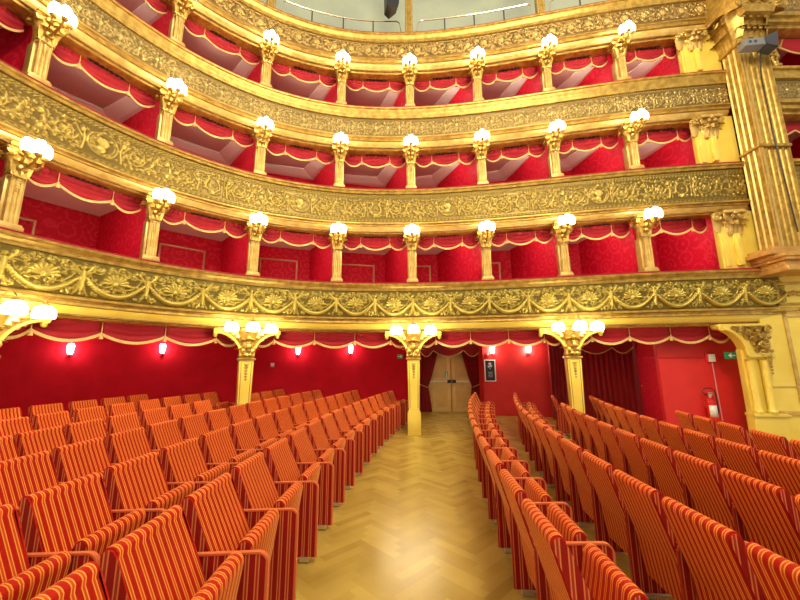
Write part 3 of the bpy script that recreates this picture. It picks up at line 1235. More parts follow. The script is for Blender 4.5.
# end pilasters of each storey, against the proscenium
for lv in range(3):
    rz, sz = TIERS[lv][0], TIERS[lv + 1][3]
    t = 8.0 if lv == 0 else 7.93
    q = off(t, 0.05)
    root = thing('end_pilaster', 'wide cream gilded pilaster with ornate capital closing the %s box storey on the right' % STOREY[lv], 'pilaster', (q[0], q[1], rz), ang(t), 'end pilasters of the box storeys')
    H = sz - rz
    bm = bmesh.new()
    box(bm, -0.22, 0.58, 0.0, 0.12, 0.03, H, 0.01)
    box(bm, -0.18, -0.08, -0.03, 0.01, 0.1, H - 0.5, 0.01)
    box(bm, 0.02, 0.14, -0.09, 0.01, 0.1, H - 0.5, 0.03)
    husks(bm, 0.08, -0.10, H - 0.55, 7, 0.025)
    from_bm('shaft', bm, YELLOW, root)
    c = capital('capital', root, H - 0.52, 0.52, 0.30, 0.17, GOLD_PALE)
    c.location = (0.08, 0, 0)
    bm = bmesh.new()
    volute(bm, (-0.24, -0.04, H - 0.13), 0.10, 1, 0, 0.022)
    leaf(bm, (-0.22, -0.0, H - 0.45), 0.3, 0.14, 0.07, 0)
    from_bm('scroll_bracket', bm, GOLD_PALE, root)

# ------------------------------------------------------------------ red valances
def make_valance(name, label, ta, tb, o, ztop, cusps, drop_c, drop_m, cat='valance', group=None, mat=None, fr=0.022):
    """cusps: fractions of the bay with tassels; swags hang between"""
    mid = P((ta + tb) / 2)
    root = thing(name, label, cat, (mid[0], mid[1], ztop), 0, group)
    mat = mat or RED_VELVET
    edges = [0.0] + list(cusps) + [1.0]

    def at(f, oo, z):
        t = ta + (tb - ta) * f
        p = off(t, oo)
        return (p[0] - mid[0], p[1] - mid[1], z)
    bmF = bmesh.new()
    nv = 20
    for a, b in zip(edges, edges[1:]):
        bm = bmesh.new()
        nu = max(8, int(22 * (b - a) / 0.4))
        w = b - a
        da = drop_c if a > 0 else drop_c
        rows, line = [], []
        for i in range(nu + 1):
            g = i / nu
            sag = math.sin(PI * g) ** 0.85 if 0 < g < 1 else 0
            dm = drop_m if w > 0.25 or len(cusps) > 2 else drop_m * 0.97
            zb = -(drop_c + (dm - drop_c) * sag)
            row = []
            for j in range(nv + 1):
                v = j / nv
                z = zb * v
                bulge = (0.03 * sag) * math.sin(PI * v * 0.95) + 0.020 * sag * math.sin(v * 5 * PI + 0.8 * math.sin(PI * g)) * (0.4 + v)
                pinch = 0.022 * math.cos(g * 2 * PI * 5) * (1 - v) * 0.5
                row.append(bm.verts.new(at(a + w * g, o - bulge - pinch, z)))
            rows.append(row)
            line.append(at(a + w * g, o - 0.012, zb))
        for A, B in zip(rows, rows[1:]):
            for j in range(nv):
                bm.faces.new((A[j], A[j + 1], B[j + 1], B[j]))
        me_o = from_bm('swag', bm, mat, root)
        sd = me_o.modifiers.new('thickness', 'SOLIDIFY')
        sd.thickness = 0.008
        sd.offset = 0
        # fringe: band hanging under the swag
        for i in range(nu):
            p, q = line[i], line[i + 1]
            vs = []
            for (x, y, z) in (p, q):
                n = N(ta)
                vs.append([bmF.verts.new((x - n[0] * fr * 0.45, y - n[1] * fr * 0.45, z + fr * 0.9)), bmF.verts.new((x - n[0] * fr * 0.5, y - n[1] * fr * 0.5, z - fr * 1.1)),
                           bmF.verts.new((x + n[0] * fr * 0.3, y + n[1] * fr * 0.3, z - fr * 1.1)), bmF.verts.new((x + n[0] * fr * 0.3, y + n[1] * fr * 0.3, z + fr * 0.9))])
            for j in range(4):
                bmF.faces.new((vs[0][j], vs[0][(j + 1) % 4], vs[1][(j + 1) % 4], vs[1][j]))
    bmesh.ops.remove_doubles(bmF, verts=bmF.verts, dist=1e-4)
    from_bm('fringe', bmF, FRINGE, root)
    for c in cusps:
        bm = bmesh.new()
        x, y, z = at(c, o - 0.03, -drop_c)
        s = fr / 0.022
        lathe(bm, [(0.0, 0.02), (0.016, 0.015), (0.020, 0.0), (0.012, -0.018), (0.024, -0.035), (0.032, -0.09), (0.0, -0.092)], 10, (x, y, z + 0.0))
        tube(bm, [at(c, o - 0.03, -0.005), (x, y, z + 0.015)], 0.006 * s, 6)
        from_bm('tassel', bm, FRINGE, root)
    return root


for lv in range(3):
    sz = TIERS[lv + 1][3]
    n = 0
    for k in range(-1, 8):
        a = k + 0.075
        b = k + 1 - 0.075 if k < 7 else 7.90
        va = off(a, 0.4)
        vb = off(b, 0.4)
        if not (seen(va[0], va[1], sz - 0.15, 0) or seen(vb[0], vb[1], sz - 0.15, 0)):
            continue
        n += 1
        cus = (0.27, 0.73) if k < 7 else (0.30, 0.78)
        make_valance('valance', 'red velvet valance with gold fringe, %s box storey, %s opening from the left' % (STOREY[lv], NUMW[n - 1]), a, b, 0.42, sz, cus, 0.19, 0.32, group='box valances')

# ground floor valances, between the iron-like columns at 0, 2, 4, 6
gn = 0
for a, b, cus in ((-1.1, -0.05, (0.35, 0.7)), (0.05, 1.95, (0.13, 0.37, 0.63, 0.87)), (2.05, 3.95, (0.13, 0.37, 0.63, 0.87)), (4.05, 5.95, (0.13, 0.37, 0.63, 0.87)), (6.05, 7.95, (0.13, 0.37, 0.63, 0.87))):
    names = ['at the far left edge', 'left of the second column', 'between second and middle column', 'between middle and right column', 'right of the right-hand column']
    make_valance('valance', 'long red fringed valance under the lowest balcony, ' + names[gn], a, b, 0.40, 2.275, cus, 0.20, 0.335, group='valances under the lowest balcony', fr=0.026)
    gn += 1

# ------------------------------------------------------------------ columns under the lowest balcony, with their lamps
def make_ground_column(k, lab, zfloor, side=0):
    q = off(k, 0.14)
    root = thing('stalls_column', lab, 'column', (q[0], q[1], zfloor), ang(k), 'columns under the lowest balcony')
    H = 2.28 - zfloor
    bm = bmesh.new()
    box(bm, -0.145, 0.145, -0.145, 0.145, 0, 0.46, 0.008)
    box(bm, -0.135, 0.135, -0.135, 0.135, 0.46, 0.49, 0.006)
    from_bm('base', bm, YELLOW, root)
    bm = bmesh.new()
    # tapering shaft, wider at the top
    for (w0, w1, z0, z1) in ((0.115, 0.135, 0.49, H - 0.62),):
        lo = [bm.verts.new((x * w0, y * w0, z0)) for x, y in ((-1, -1), (1, -1), (1, 1), (-1, 1))]
        hi = [bm.verts.new((x * w1, y * w1, z1)) for x, y in ((-1, -1), (1, -1), (1, 1), (-1, 1))]
        for i in range(4):
            bm.faces.new((lo[i], lo[(i + 1) % 4], hi[(i + 1) % 4], hi[i]))
        bm.faces.new(lo)
        bm.faces.new(hi)
    shf = from_bm('shaft', bm, YELLOW, root, False)
    bm = bmesh.new()
    for sg in (-1, 1):
        tube(bm, [(sg * 0.085, -0.120, 0.56), (sg * 0.098, -0.137, H - 0.68)], 0.006, 5)
        tube(bm, [(sg * 0.118, -0.09, 0.56), (sg * 0.137, -0.10, H - 0.68)], 0.006, 5)
    from_bm('edge_line', bm, GOLD_DARK, shf)
    bm = bmesh.new()
    husks(bm, 0, -0.14, H - 0.74, 6, 0.034)
    from_bm('pendant_ornament', bm, GOLD, shf)
    # capital ring and leaves
    bm = bmesh.new()
    box(bm, -0.165, 0.165, -0.165, 0.165, H - 0.64, H - 0.60, 0.012)
    lathe(bm, [(0.15, H - 0.60), (0.165, H - 0.55), (0.13, H - 0.45), (0.15, H - 0.30), (0.20, H - 0.12), (0.24, H - 0.02), (0.24, H)], 16, (0, 0, 0))
    for i in range(8):
        leaf(bm, (0, 0, H - 0.60), 0.24, 0.13, 0.20 if i % 2 else 0.18, i * PI / 4, 0.05)
    for i in range(8):
        leaf(bm, (0, 0, H - 0.44), 0.26, 0.14, 0.22, i * PI / 4 + PI / 8, 0.06)
    for sg in (-1, 1):
        blob(bm, (sg * 0.09, -0.20, H - 0.46), 0.05, (1, 0.9, 1.2))
        blob(bm, (sg * 0.05, -0.22, H - 0.54), 0.04)
    blob(bm, (0, -0.24, H - 0.36), 0.055, (0.9, 0.8, 1.15))
    blob(bm, (0, -0.245, H - 0.30), 0.05, (1.0, 0.7, 0.5))
    blob(bm, (0, -0.24, H - 0.20), 0.04)
    from_bm('capital', bm, GOLD, root)
    for sg in ((-1, 1) if side == 0 else (side,)):
        bm = bmesh.new()
        top = [(sg * 0.10, H), (sg * 0.62, H), (sg * 0.64, H - 0.03), (sg * 0.60, H - 0.09)]
        arc = [(sg * (0.12 + 0.48 * (1 - math.cos(f * PI / 2))), H - 0.09 - 0.47 * (1 - math.sin(f * PI / 2))) for f in np.linspace(0.93, 0.0, 12)]
        prism(bm, top + arc + [(sg * 0.10, H - 0.56)], 'y', -0.085, 0.085, bev=0.008)
        # raised rim following the curve, and end scroll
        rim = [(x, -0.10, z) for x, z in arc]
        tube(bm, rim, 0.024, 7)
        volute(bm, (sg * 0.58, -0.09, H - 0.075), 0.055, sg, 0, 0.018)
        blob(bm, (sg * 0.60, 0, H - 0.13), 0.045, (1, 1, 1.2))
        brk = from_bm('bracket', bm, YELLOW, root)
        bm = bmesh.new()
        for q_ in range(5):
            f = q_ / 5
            leaf(bm, (sg * (0.14 + 0.07 * q_), -0.085, H - 0.36 + 0.055 * q_), 0.13, 0.09, 0.03, -sg * 0.2, 0.03)
        from_bm('bracket_foliage', bm, GOLD, brk)
    return root


def make_ground_lamp(k, lab, zl):
    q = off(k, 0.14)
    root = thing('bracket_lamp', lab, 'wall lamp', (q[0], q[1], zl), ang(k), 'triple lamps on the columns under the balcony')
    bm = bmesh.new()
    blob(bm, (0, -0.235, -0.03), 0.05, (1.2, 0.9, 1.3))
    for x, y in ((-0.36, -0.58), (0, -0.76), (0.36, -0.58)):
        pts = []
        for i in range(13):
            f = i / 12
            pts.append((x * f, -0.2 + (y + 0.2) * f, 0.02 + 0.2 * math.sin(PI * f * 0.80) ))
        pts.append((x, y, 0.10))
        tube(bm, pts, 0.009, 6)
        lathe(bm, [(0.0, 0.12), (0.02, 0.115), (0.05, 0.09), (0.055, 0.075), (0.0, 0.075)], 12, (x, y, 0))
    from_bm('bracket', bm, GOLD, root)
    for x, y in ((-0.36, -0.58), (0, -0.76), (0.36, -0.58)):
        bm = bmesh.new()
        lathe(bm, [(0.0, 0.078), (0.055, 0.075), (0.10, 0.045), (0.12, 0.0), (0.125, -0.06), (0.115, -0.095), (0.0, -0.098)], 16, (x, y, 0))
        from_bm('glass_shade', bm, GLOW, root)
        c, s = math.cos(ang(k)), math.sin(ang(k))
        light('lamp_light', 'POINT', (q[0] + x * c - y * s, q[1] + x * s + y * c, zl - 0.04), LAMP_GROUND, (1.0, 0.88, 0.50), 0.06)
    return root


for k, lab in ((0, 'yellow column at the left edge, mostly outside the frame'), (2, 'yellow column with spreading brackets, standing among the left seats'),
               (4, 'yellow column with spreading brackets beside the aisle, before the doors'), (6, 'yellow column with spreading brackets right of the picture frame')):
    q = off(k, 0.14)
    make_ground_column(k, lab, fz(q[0], q[1]))
    make_ground_lamp(k, {0: 'three lit shades at the far left edge under the lowest balcony', 2: 'three lit shades on the column among the left seats',
                         4: 'three lit shades on the column beside the aisle', 6: 'three lit shades on the right-hand column'}[k], 2.27)

# end pier bracket under the balcony, right
t = 8.0
q = off(t, 0.10)
zf = fz(q[0], q[1])
root = thing('end_column', 'yellow half column with rich leafy bracket at the right end of the balcony', 'column', (q[0], q[1], zf), ang(t))
H = 2.28 - zf
bm = bmesh.new()
box(bm, -0.16, 0.45, -0.05, 0.14, 0, 0.62, 0.01)
box(bm, -0.18, 0.46, -0.10, 0.14, 0.62, 0.68, 0.015)
from_bm('base', bm, YELLOW, root)
bm = bmesh.new()
box(bm, -0.15, 0.45, 0.0, 0.13, 0.68, H - 0.5, 0.01)
lathe(bm, [(0.075, 0.68), (0.085, 0.72), (0.062, 0.76), (0.062, H - 0.72), (0.08, H - 0.70)], 14, (-0.06, -0.04, 0))
lathe(bm, [(0.075, 0.68), (0.085, 0.72), (0.062, 0.76), (0.062, H - 0.72), (0.08, H - 0.70)], 14, (0.17, -0.06, 0))
from_bm('shaft', bm, YELLOW, root)
bm = bmesh.new()
arc = [(-(0.10 + 0.42 * (1 - math.cos(f * PI / 2))), H - 0.10 - 0.52 * (1 - math.sin(f * PI / 2))) for f in np.linspace(0.95, 0.0, 12)]
prism(bm, [(0.40, H), (-0.52, H), (-0.55, H - 0.04), (-0.52, H - 0.10)] + arc + [(-0.10, H - 0.66), (0.40, H - 0.66)], 'y', -0.07, 0.14, bev=0.01)
tube(bm, [(x, -0.09, z) for x, z in arc], 0.032, 8)
volute(bm, (-0.50, -0.09, H - 0.08), 0.06, -1, 0, 0.02)
from_bm('bracket', bm, YELLOW, root)
bm = bmesh.new()
for i in range(5):
    for j in range(4):
        x = -0.25 + i * 0.15 + 0.04 * (j % 2)
        z = H - 0.18 - 0.13 * j
        if x < -0.25 + j * 0.09 or x > 0.26:
            continue
        leaf(bm, (x, -0.08, z), 0.14, 0.11, 0.06, 0.4 * math.sin(i * 2.1 + j), 0.04)
        blob(bm, (x + 0.05, -0.14, z + 0.03), 0.035, (1, 0.8, 1))
husks(bm, 0.24, -0.13, H - 0.66, 6, 0.036)
volute(bm, (0.30, -0.12, H - 0.12), 0.07, 1, 0, 0.02)
volute(bm, (0.18, -0.13, H - 0.40), 0.09, 1, 0, 0.024)
from_bm('foliage', bm, GOLD, root)

# ------------------------------------------------------------------ proscenium side
def facet(name, p0, p1, z0, z1, m, th=0.3, parent=None):
    return wall_path(name, [p0, p1], z0, z1, m, th, parent)


PA, PB = (7.12, 7.06), (9.3, 6.55)
w = facet('wall_proscenium', PA, PB, -0.4, 3.22, YELLOW, 0.35)
dv = np.array(PB) - np.array(PA)
L = np.linalg.norm(dv)
dv /= L
an = math.atan2(dv[1], dv[0])


def on_wall(name, boxes, m, root_at=(PA[0], PA[1], 0), n_=None, parent=None):
    bm = bmesh.new()
    for b in boxes:
        box(bm, *b)
    o = from_bm(name, bm, m, parent)
    return o


fr = []
def framebox(x0, x1, z0, z1, w_=0.05, d=0.03):
    return [(x0, x1, -d, 0.0, z0, z0 + w_, 0.008), (x0, x1, -d, 0.0, z1 - w_, z1, 0.008), (x0, x0 + w_, -d, 0.0, z0, z1, 0.008), (x1 - w_, x1, -d, 0.0, z0, z1, 0.008)]


pan = on_wall('trim_1', framebox(0.38, 1.9, 0.75, 2.45, 0.06) + [(0.0, 2.2, -0.05, 0, 0.55, 0.62, 0.012), (0.0, 2.2, -0.02, 0, 1.05, 1.075, 0.004)], GOLD_PALE)
pan.location = (PA[0], PA[1], 0)
pan.rotation_euler = (0, 0, an)
struct(pan)
pan = on_wall('trim_2', framebox(0.34, 1.9, 2.62, 3.08, 0.05) + [(0.0, 2.25, -0.07, 0, 2.50, 2.58, 0.02)], GOLD)
pan.location = (PA[0], PA[1], 0)
pan.rotation_euler = (0, 0, an)
struct(pan)
bm = bmesh.new()
for i in range(5):
    blob(bm, (0.55 + 0.08 * i, -0.012, 2.84 + 0.02 * (i % 2)), 0.05, (1, 0.4, 1))
o = from_bm('trim_3', bm, GOLD, None)
o.location = (PA[0], PA[1], 0)
o.rotation_euler = (0, 0, an)
struct(o)

root = thing('giant_pilaster', 'towering fluted gold pilaster beside the stage opening, with floodlight near its top', 'pilaster', (7.62, 6.62, 3.2))
bm = bmesh.new()
for x0, x1, y0, z0, z1 in ((-0.45, 2.2, -0.22, 0.0, 0.10), (-0.43, 2.2, -0.17, 0.10, 0.20), (-0.47, 2.2, -0.24, 0.20, 0.26), (-0.50, 2.2, -0.26, 0.26, 0.34), (-0.62, 0.33, -0.12, 0.34, 0.42), (-0.52, 0.31, -0.08, 0.42, 0.50)):
    box(bm, x0, x1, y0, 0.75, z0, z1, 0.012)
from_bm('base', bm, noisy('bronze_gilding', (0.62, 0.36, 0.10), (0.50, 0.26, 0.06), 7, 0.4, 0.4, 0.2), root)
bm = bmesh.new()
fluted(bm, 0.60, 0.4, 0.50, 5.1, 5, -0.04)
from_bm('shaft', bm, GOLD, root)
bm = bmesh.new()
fluted(bm, 0.38, 0.10, 0.50, 5.1, 3, 0.0)
o = from_bm('side_shaft', bm, GOLD_PALE, root)
o.location = (-0.325, 0.16, 0)
o.rotation_euler = (0, 0, -PI / 2)
bm = bmesh.new()
box(bm, -0.35, 0.32, -0.07, 0.36, 2.62, 2.68, 0.012)
from_bm('band', bm, GOLD, root)
bm = bmesh.new()
box(bm, -0.30, 0.30, -0.03, 0.36, 5.08, 6.0)
box(bm, -0.36, 0.36, -0.09, 0.48, 5.04, 5.10, 0.02)
prism(bm, [(-0.30, 5.6), (-0.5, 6.0), (-0.5, 6.1), (0.5, 6.1), (0.5, 6.0), (0.30, 5.6)], 'y', -0.30, 0.5, bev=0.015)
for row, (zz, hh, oo, n_) in enumerate(((5.10, 0.34, 0.12, 5), (5.32, 0.36, 0.17, 4), (5.52, 0.36, 0.22, 5))):
    for i in range(n_):
        x = (i - (n_ - 1) / 2) * 0.62 / n_
        leaf(bm, (x, -0.03, zz), hh, 0.15, oo, 0, 0.07)
        blob(bm, (x, -0.03 - oo * 0.9, zz + hh * 0.78), 0.035, (1.3, 0.8, 0.9))
        leaf(bm, (-0.30, 0.02 + 0.42 * (i + 0.5) / n_, zz), hh, 0.13, oo, -PI / 2, 0.07)
for sg in (-1, 1):
    volute(bm, (sg * 0.40, -0.30, 5.86), 0.15, sg, -sg * 0.5, 0.032)
    volute(bm, (sg * 0.14, -0.34, 5.90), 0.09, -sg, 0, 0.022)
    leaf(bm, (sg * 0.3, -0.06, 5.2), 0.6, 0.2, 0.24, sg * PI / 4, 0.09)
volute(bm, (-0.45, 0.25, 5.86), 0.15, -1, -PI / 2, 0.032)
blob(bm, (0, -0.36, 6.02), 0.10, (1.2, 0.7, 0.9))
from_bm('capital', bm, GOLD, root)
bm = bmesh.new()
box(bm, -0.5, 0.55, -0.45, 0.6, 6.1, 6.25, 0.02)
box(bm, -0.42, 0.48, -0.36, 0.6, 6.25, 7.4, 0.02)
from_bm('entablature_block', bm, GOLD, root)

# stage boxes to the right of the giant pilaster
def P2(t):
    return np.array((7.6 + t, 6.95 - 0.02 * t))


for lv in range(1, 4):
    rz, a, b, sz = TIERS[lv]
    root = thing('stage_balcony', 'short stretch of %s balcony right of the giant pilaster, cut by the frame' % ORD[lv], 'balcony', (8.3, 6.9, rz))
    bm = bmesh.new()
    box(bm, -0.30, 1.6, -0.09, 0.3, 0.0, 0.025, 0.005)
    from_bm('handrail', bm, RED_VELVET, root)
    bm = bmesh.new()
    for z0, z1, y in ((-0.06, 0.0, -0.11), (-a * 0.9, -0.06, -0.06), (-a, -a * 0.9, -0.08)):
        box(bm, -0.30, 1.6, y, 0.3, z0, z1, 0.006)
    from_bm('rail_moulding', bm, GOLD, root)
    H = TILES[lv][0]
    nx = int(TW * 1.3)
    ny = H.shape[1]
    V = np.zeros((nx, ny, 3))
    V[:, :, 0] = (-0.30 + 1.90 * np.arange(nx) / (nx - 1))[:, None]
    HH = H[np.arange(nx) % TW]
    V[:, :, 1] = -0.02 - HH
    V[:, :, 2] = (-a - b + b * np.arange(ny) / (ny - 1))[None, :]
    mesh_obj('parapet', grid_mesh('parapet', V.reshape(-1, 3), nx, ny, np.clip(HH / 0.035, 0, 1)), REL[lv], root)
    bm = bmesh.new()
    box(bm, -0.30, 1.6, -0.005, 0.3, -a - b, -a)
    h = rz - a - b - sz
    for z0, z1, y in ((-a - b - 0.3 * h, -a - b, -0.06), (-a - b - 0.7 * h, -a - b - 0.3 * h, 0.0), (-(rz - sz), -a - b - 0.7 * h, 0.08)):
        box(bm, -0.30, 1.6, y, 0.5, z0, z1, 0.008)
    from_bm('cornice', bm, GOLD, root)
    # valance of the opening below this balcony
    bm = bmesh.new()
    vr = thing('stage_box_valance', 'red fringed valance in the stage box under the %s balcony, right edge' % ORD[lv], 'valance', (8.3, 7.25, sz), 0, 'stage box valances')
    nu, nv = 24, 10
    rows = []
    ln = []
    for i in range(nu + 1):
        g = i / nu
        zb = -(0.22 + 0.22 * math.sin(PI * ((g * 1.6) % 1.0)))
        rows.append([bm.verts.new((-0.6 + 1.9 * g, -0.03 * math.sin(PI * j / nv) - 0.012 * math.sin(j * 2.2), zb * j / nv)) for j in range(nv + 1)])
        ln.append((-0.6 + 1.9 * g, -0.02, zb))
    for A, B in zip(rows, rows[1:]):
        for j in range(nv):
            bm.faces.new((A[j], A[j + 1], B[j + 1], B[j]))
    o = from_bm('swag', bm, RED_VELVET, vr)
    o.modifiers.new('thickness', 'SOLIDIFY').thickness = 0.008
    bm = bmesh.new()
    tube(bm, ln, 0.02, 6)
    from_bm('fringe', bm, FRINGE, vr)
wall_path('wall_stage_box_rear', [(7.0, 8.6), (10.4, 8.5)], 3.3, 12.5, DAMASK)
wall_path('wall_stage_box_side', [(9.95, 8.5), (9.7, 7.2)], 3.3, 12.5, DAMASK)
wall_path('wall_stage_box_left', [(8.22, 7.15), (8.22, 8.6)], 3.3, 12.5, DAMASK, 0.08)
for lv in range(1, 4):
    sz = TIERS[lv][3]
    bm = bmesh.new()
    box(bm, 8.1, 10, 7.2, 8.6, sz + 0.12, sz + 0.22)
    struct(from_bm('ceiling_stage_box', bm, CREAM, None, False))
    if lv == 3:
        continue
# small gilded putto on the pilaster side of the stage box
for zz, lab in ((TIERS[1][0] + 0.03, 'lower'), (TIERS[2][0] + 0.03, 'upper')):
    bm = bmesh.new()
    lathe(bm, [(0.0, 0), (0.10, 0.0), (0.11, 0.04), (0.06, 0.09), (0.07, 0.14)], 12, (0, 0, 0))
    for sg in (-1, 1):
        tube(bm, [(sg * 0.035, 0, 0.12), (sg * 0.06, -0.03, 0.26), (sg * 0.045, 0, 0.40)], [0.028, 0.038, 0.05], 8)
        tube(bm, [(sg * 0.07, 0, 0.60), (sg * 0.15, -0.05, 0.52), (sg * 0.13, -0.13, 0.62)], [0.032, 0.026, 0.02], 7)
    lathe(bm, [(0.0, 0.36), (0.075, 0.38), (0.085, 0.46), (0.07, 0.55), (0.08, 0.61), (0.03, 0.66), (0.028, 0.70), (0.06, 0.74), (0.07, 0.80), (0.045, 0.86), (0.0, 0.875)], 12, (0, 0, 0), 0, 1, 0.8)
    blob(bm, (0.0, -0.055, 0.79), 0.014)
    s = from_bm('putto_statue', bm, GOLD)
    s.location = (8.02 if lab == 'lower' else 8.38, 6.90, zz)
    tag(s, 'small gilded putto figure on the %s stage box ledge at the right edge' % lab, 'statue')

# floodlight on the pilaster
root = thing('floodlight', 'grey boxy floodlight clamped to the fluted pilaster below its capital', 'floodlight', (7.40, 6.34, 7.97), -0.1)
bm = bmesh.new()
box(bm, -0.28, 0.10, -0.10, 0.10, -0.07, 0.09, 0.012)
from_bm('housing', bm, GREY, root)
bm = bmesh.new()
prism(bm, [(0.10, -0.08), (0.10, 0.10), (0.34, 0.20), (0.30, -0.16)], 'y', -0.12, 0.12, bev=0.006)
from_bm('shutter_hood', bm, DARKGREY, root)
bm = bmesh.new()
for x in (-0.19, -0.09):
    lathe(bm, [(0.0, 0), (0.03, 0.0), (0.03, 0.006), (0.0, 0.006)], 12, (x, 0, 0))
o = from_bm('vent', bm, DARKGREY, root)
o.rotation_euler = (PI / 2, 0, 0)
o.location = (0, -0.102, 0.01)
bm = bmesh.new()
tube(bm, [(-0.08, 0, 0.09), (-0.08, 0.02, 0.2), (-0.02, 0.16, 0.24), (0.02, 0.24, 0.2)], 0.02, 8)
blob(bm, (-0.08, -0.01, 0.14), 0.045)
tube(bm, [(0.1, 0.05, -0.1), (0.12, 0.16, -0.6), (0.14, 0.19, -1.8), (0.2, 0.19, -4.0)], 0.012, 6)
from_bm('clamp', bm, BLACK, root)

# ------------------------------------------------------------------ fittings of the stalls walls
bpy.context.view_layer.update()


def wall_pt(u, v, pts):
    """where the line of sight through a surveyed point meets a wall given by plan points"""
    d = pix(u, v)
    for (a, b) in zip(pts, pts[1:]):
        a, b = np.array(a), np.array(b)
        e = b - a
        M = np.array([[d[0], -e[0]], [d[1], -e[1]]])
        if abs(np.linalg.det(M)) < 1e-9:
            continue
        t, s = np.linalg.solve(M, a)
        if t > 0 and -1e-6 <= s <= 1 + 1e-6:
            p = a + e * s
            return np.array([p[0], p[1], EYE + d[2] * t]), math.atan2(e[1], e[0])
    return None


WG = smooth_path(WALL_G)
WD = [(0.63, 12.05), (2.52, 12.05)]
WR = [(2.55, 11.25), (5.05, 11.0)]
WS = [(5.62, 7.92), (6.8, 7.78), (7.4, 7.7)]
n = 0
for (u, v, pts, where) in ((70, 350, WG, 'leftmost, above the far left seats'), (163, 349.5, WG, 'second from the left, on the rear wall'), (298, 351, WG, 'right of the column among the seats'),
                           (350.5, 350, WG, 'last one left of the aisle column'), (492, 350, WR, 'just right of the door curtain, above the picture'), (528, 349.5, WR, 'between the picture and the right column')):
    p, an = wall_pt(u, v, pts)
    root = thing('wall_sconce', 'small lit lamp on the red wall, ' + where, 'wall lamp', (p[0], p[1], p[2]), an, 'small lamps on the red stalls wall')
    bm = bmesh.new()
    box(bm, -0.03, 0.03, -0.02, 0.0, -0.14, 0.10, 0.006)
    tube(bm, [(0, -0.01, -0.12), (0, -0.06, -0.14), (0, -0.085, -0.115)], 0.009, 6)
    lathe(bm, [(0, -0.12), (0.035, -0.115), (0.04, -0.10), (0, -0.10)], 12, (0, -0.085, 0))
    from_bm('bracket', bm, GOLD_DARK, root)
    bm = bmesh.new()
    lathe(bm, [(0, -0.10), (0.045, -0.10), (0.062, 0.0), (0.07, 0.10), (0.05, 0.15), (0, 0.155)], 14, (0, -0.085, 0))
    from_bm('glass_shade', bm, GLOW_W, root)
    c, s = math.cos(an), math.sin(an)
    light('sconce_light', 'POINT', (p[0] + 0.20 * s, p[1] - 0.20 * c, p[2] - 0.02), SCONCE_W * (2.0 if n >= 4 else 1), (1.0, 0.90, 0.72), 0.04)
    n += 1

# double exit door
zf = fz(1.6, 12.0)
root = bpy.data.objects.new('door_9', None)
COL.objects.link(root)
struct(root)
root.location = (0, 12.03, zf)
for i, (x0, x1) in enumerate(((0.90, 1.64), (1.66, 2.40))):
    bm = bmesh.new()
    box(bm, x0, x1, -0.05, 0.0, 0.0, 2.05, 0.004)
    lf = from_bm('door_leaf', bm, WOOD_DOOR, root)
    bm = bmesh.new()
    for z0, z1 in ((0.14, 0.78), (1.08, 1.92)):
        for a in ((x0 + 0.12, x1 - 0.12, -0.062, -0.045, z0, z0 + 0.03), (x0 + 0.12, x1 - 0.12, -0.062, -0.045, z1 - 0.03, z1), (x0 + 0.12, x0 + 0.15, -0.062, -0.045, z0, z1), (x1 - 0.15, x1 - 0.12, -0.062, -0.045, z0, z1)):
            box(bm, *a, 0.003)
        box(bm, x0 + 0.15, x1 - 0.15, -0.054, -0.045, z0 + 0.03, z1 - 0.03)
    from_bm('door_panel', bm, WOOD_DOOR2, lf)
    bm = bmesh.new()
    box(bm, x0 + 0.06, x1 - 0.06, -0.135, -0.105, 0.93, 0.97, 0.006)
    from_bm('panic_bar', bm, STEEL, lf)
    bm = bmesh.new()
    xe = x1 - 0.10 if i == 0 else x0 + 0.04
    box(bm, xe - 0.02, xe + 0.10, -0.14, -0.05, 0.90, 1.0, 0.01)
    if i:
        box(bm, x1 - 0.12, x1 - 0.02, -0.14, -0.05, 0.90, 1.0, 0.01)
    from_bm('latch_box', bm, BLACK, lf)
bm = bmesh.new()
box(bm, 0.82, 0.90, -0.06, 0.0, 0, 2.12, 0.004)
box(bm, 2.40, 2.48, -0.06, 0.0, 0, 2.12, 0.004)
box(bm, 0.82, 2.48, -0.06, 0.0, 2.05, 2.12, 0.004)
from_bm('door_frame', bm, WOOD_DOOR, root)


def sign_board(name, label, cat, loc, rz, w, h, d, mat, rim=None):
    root = thing(name, label, cat, loc, rz)
    bm = bmesh.new()
    box(bm, -w / 2, w / 2, -d, 0, -h / 2, h / 2, 0.002)
    from_bm('board', bm, mat, root, False)
    return root


root = sign_board('exit_sign', 'small green pictogram sign between the two wooden door leaves', 'sign', (1.50, 11.965, zf + 1.18), 0, 0.09, 0.19, 0.01, GREEN)
bm = bmesh.new()
box(bm, -0.02, 0.02, -0.014, -0.011, -0.07, 0.05)
prism(bm, [(-0.04, -0.05), (0.04, -0.05), (0.0, -0.10)], 'y', -0.014, -0.011)
blob(bm, (0.0, -0.012, 0.08), 0.016, (1, 0.2, 1))
from_bm('pictogram', bm, WHITE, root, False)


def arrow_sign(label, loc, rz, sg, w=0.30, h=0.15):
    root = sign_board('exit_sign', label, 'sign', loc, rz, w, h, 0.02, GREEN)
    bm = bmesh.new()
    prism(bm, [(sg * x, z) for x, z in ((-0.07, -0.012), (0.01, -0.012), (0.01, -0.05), (0.075, 0.0), (0.01, 0.05), (0.01, 0.012), (-0.07, 0.012))], 'y', -0.026, -0.021)
    from_bm('arrow', bm, WHITE, root, False)
    return root


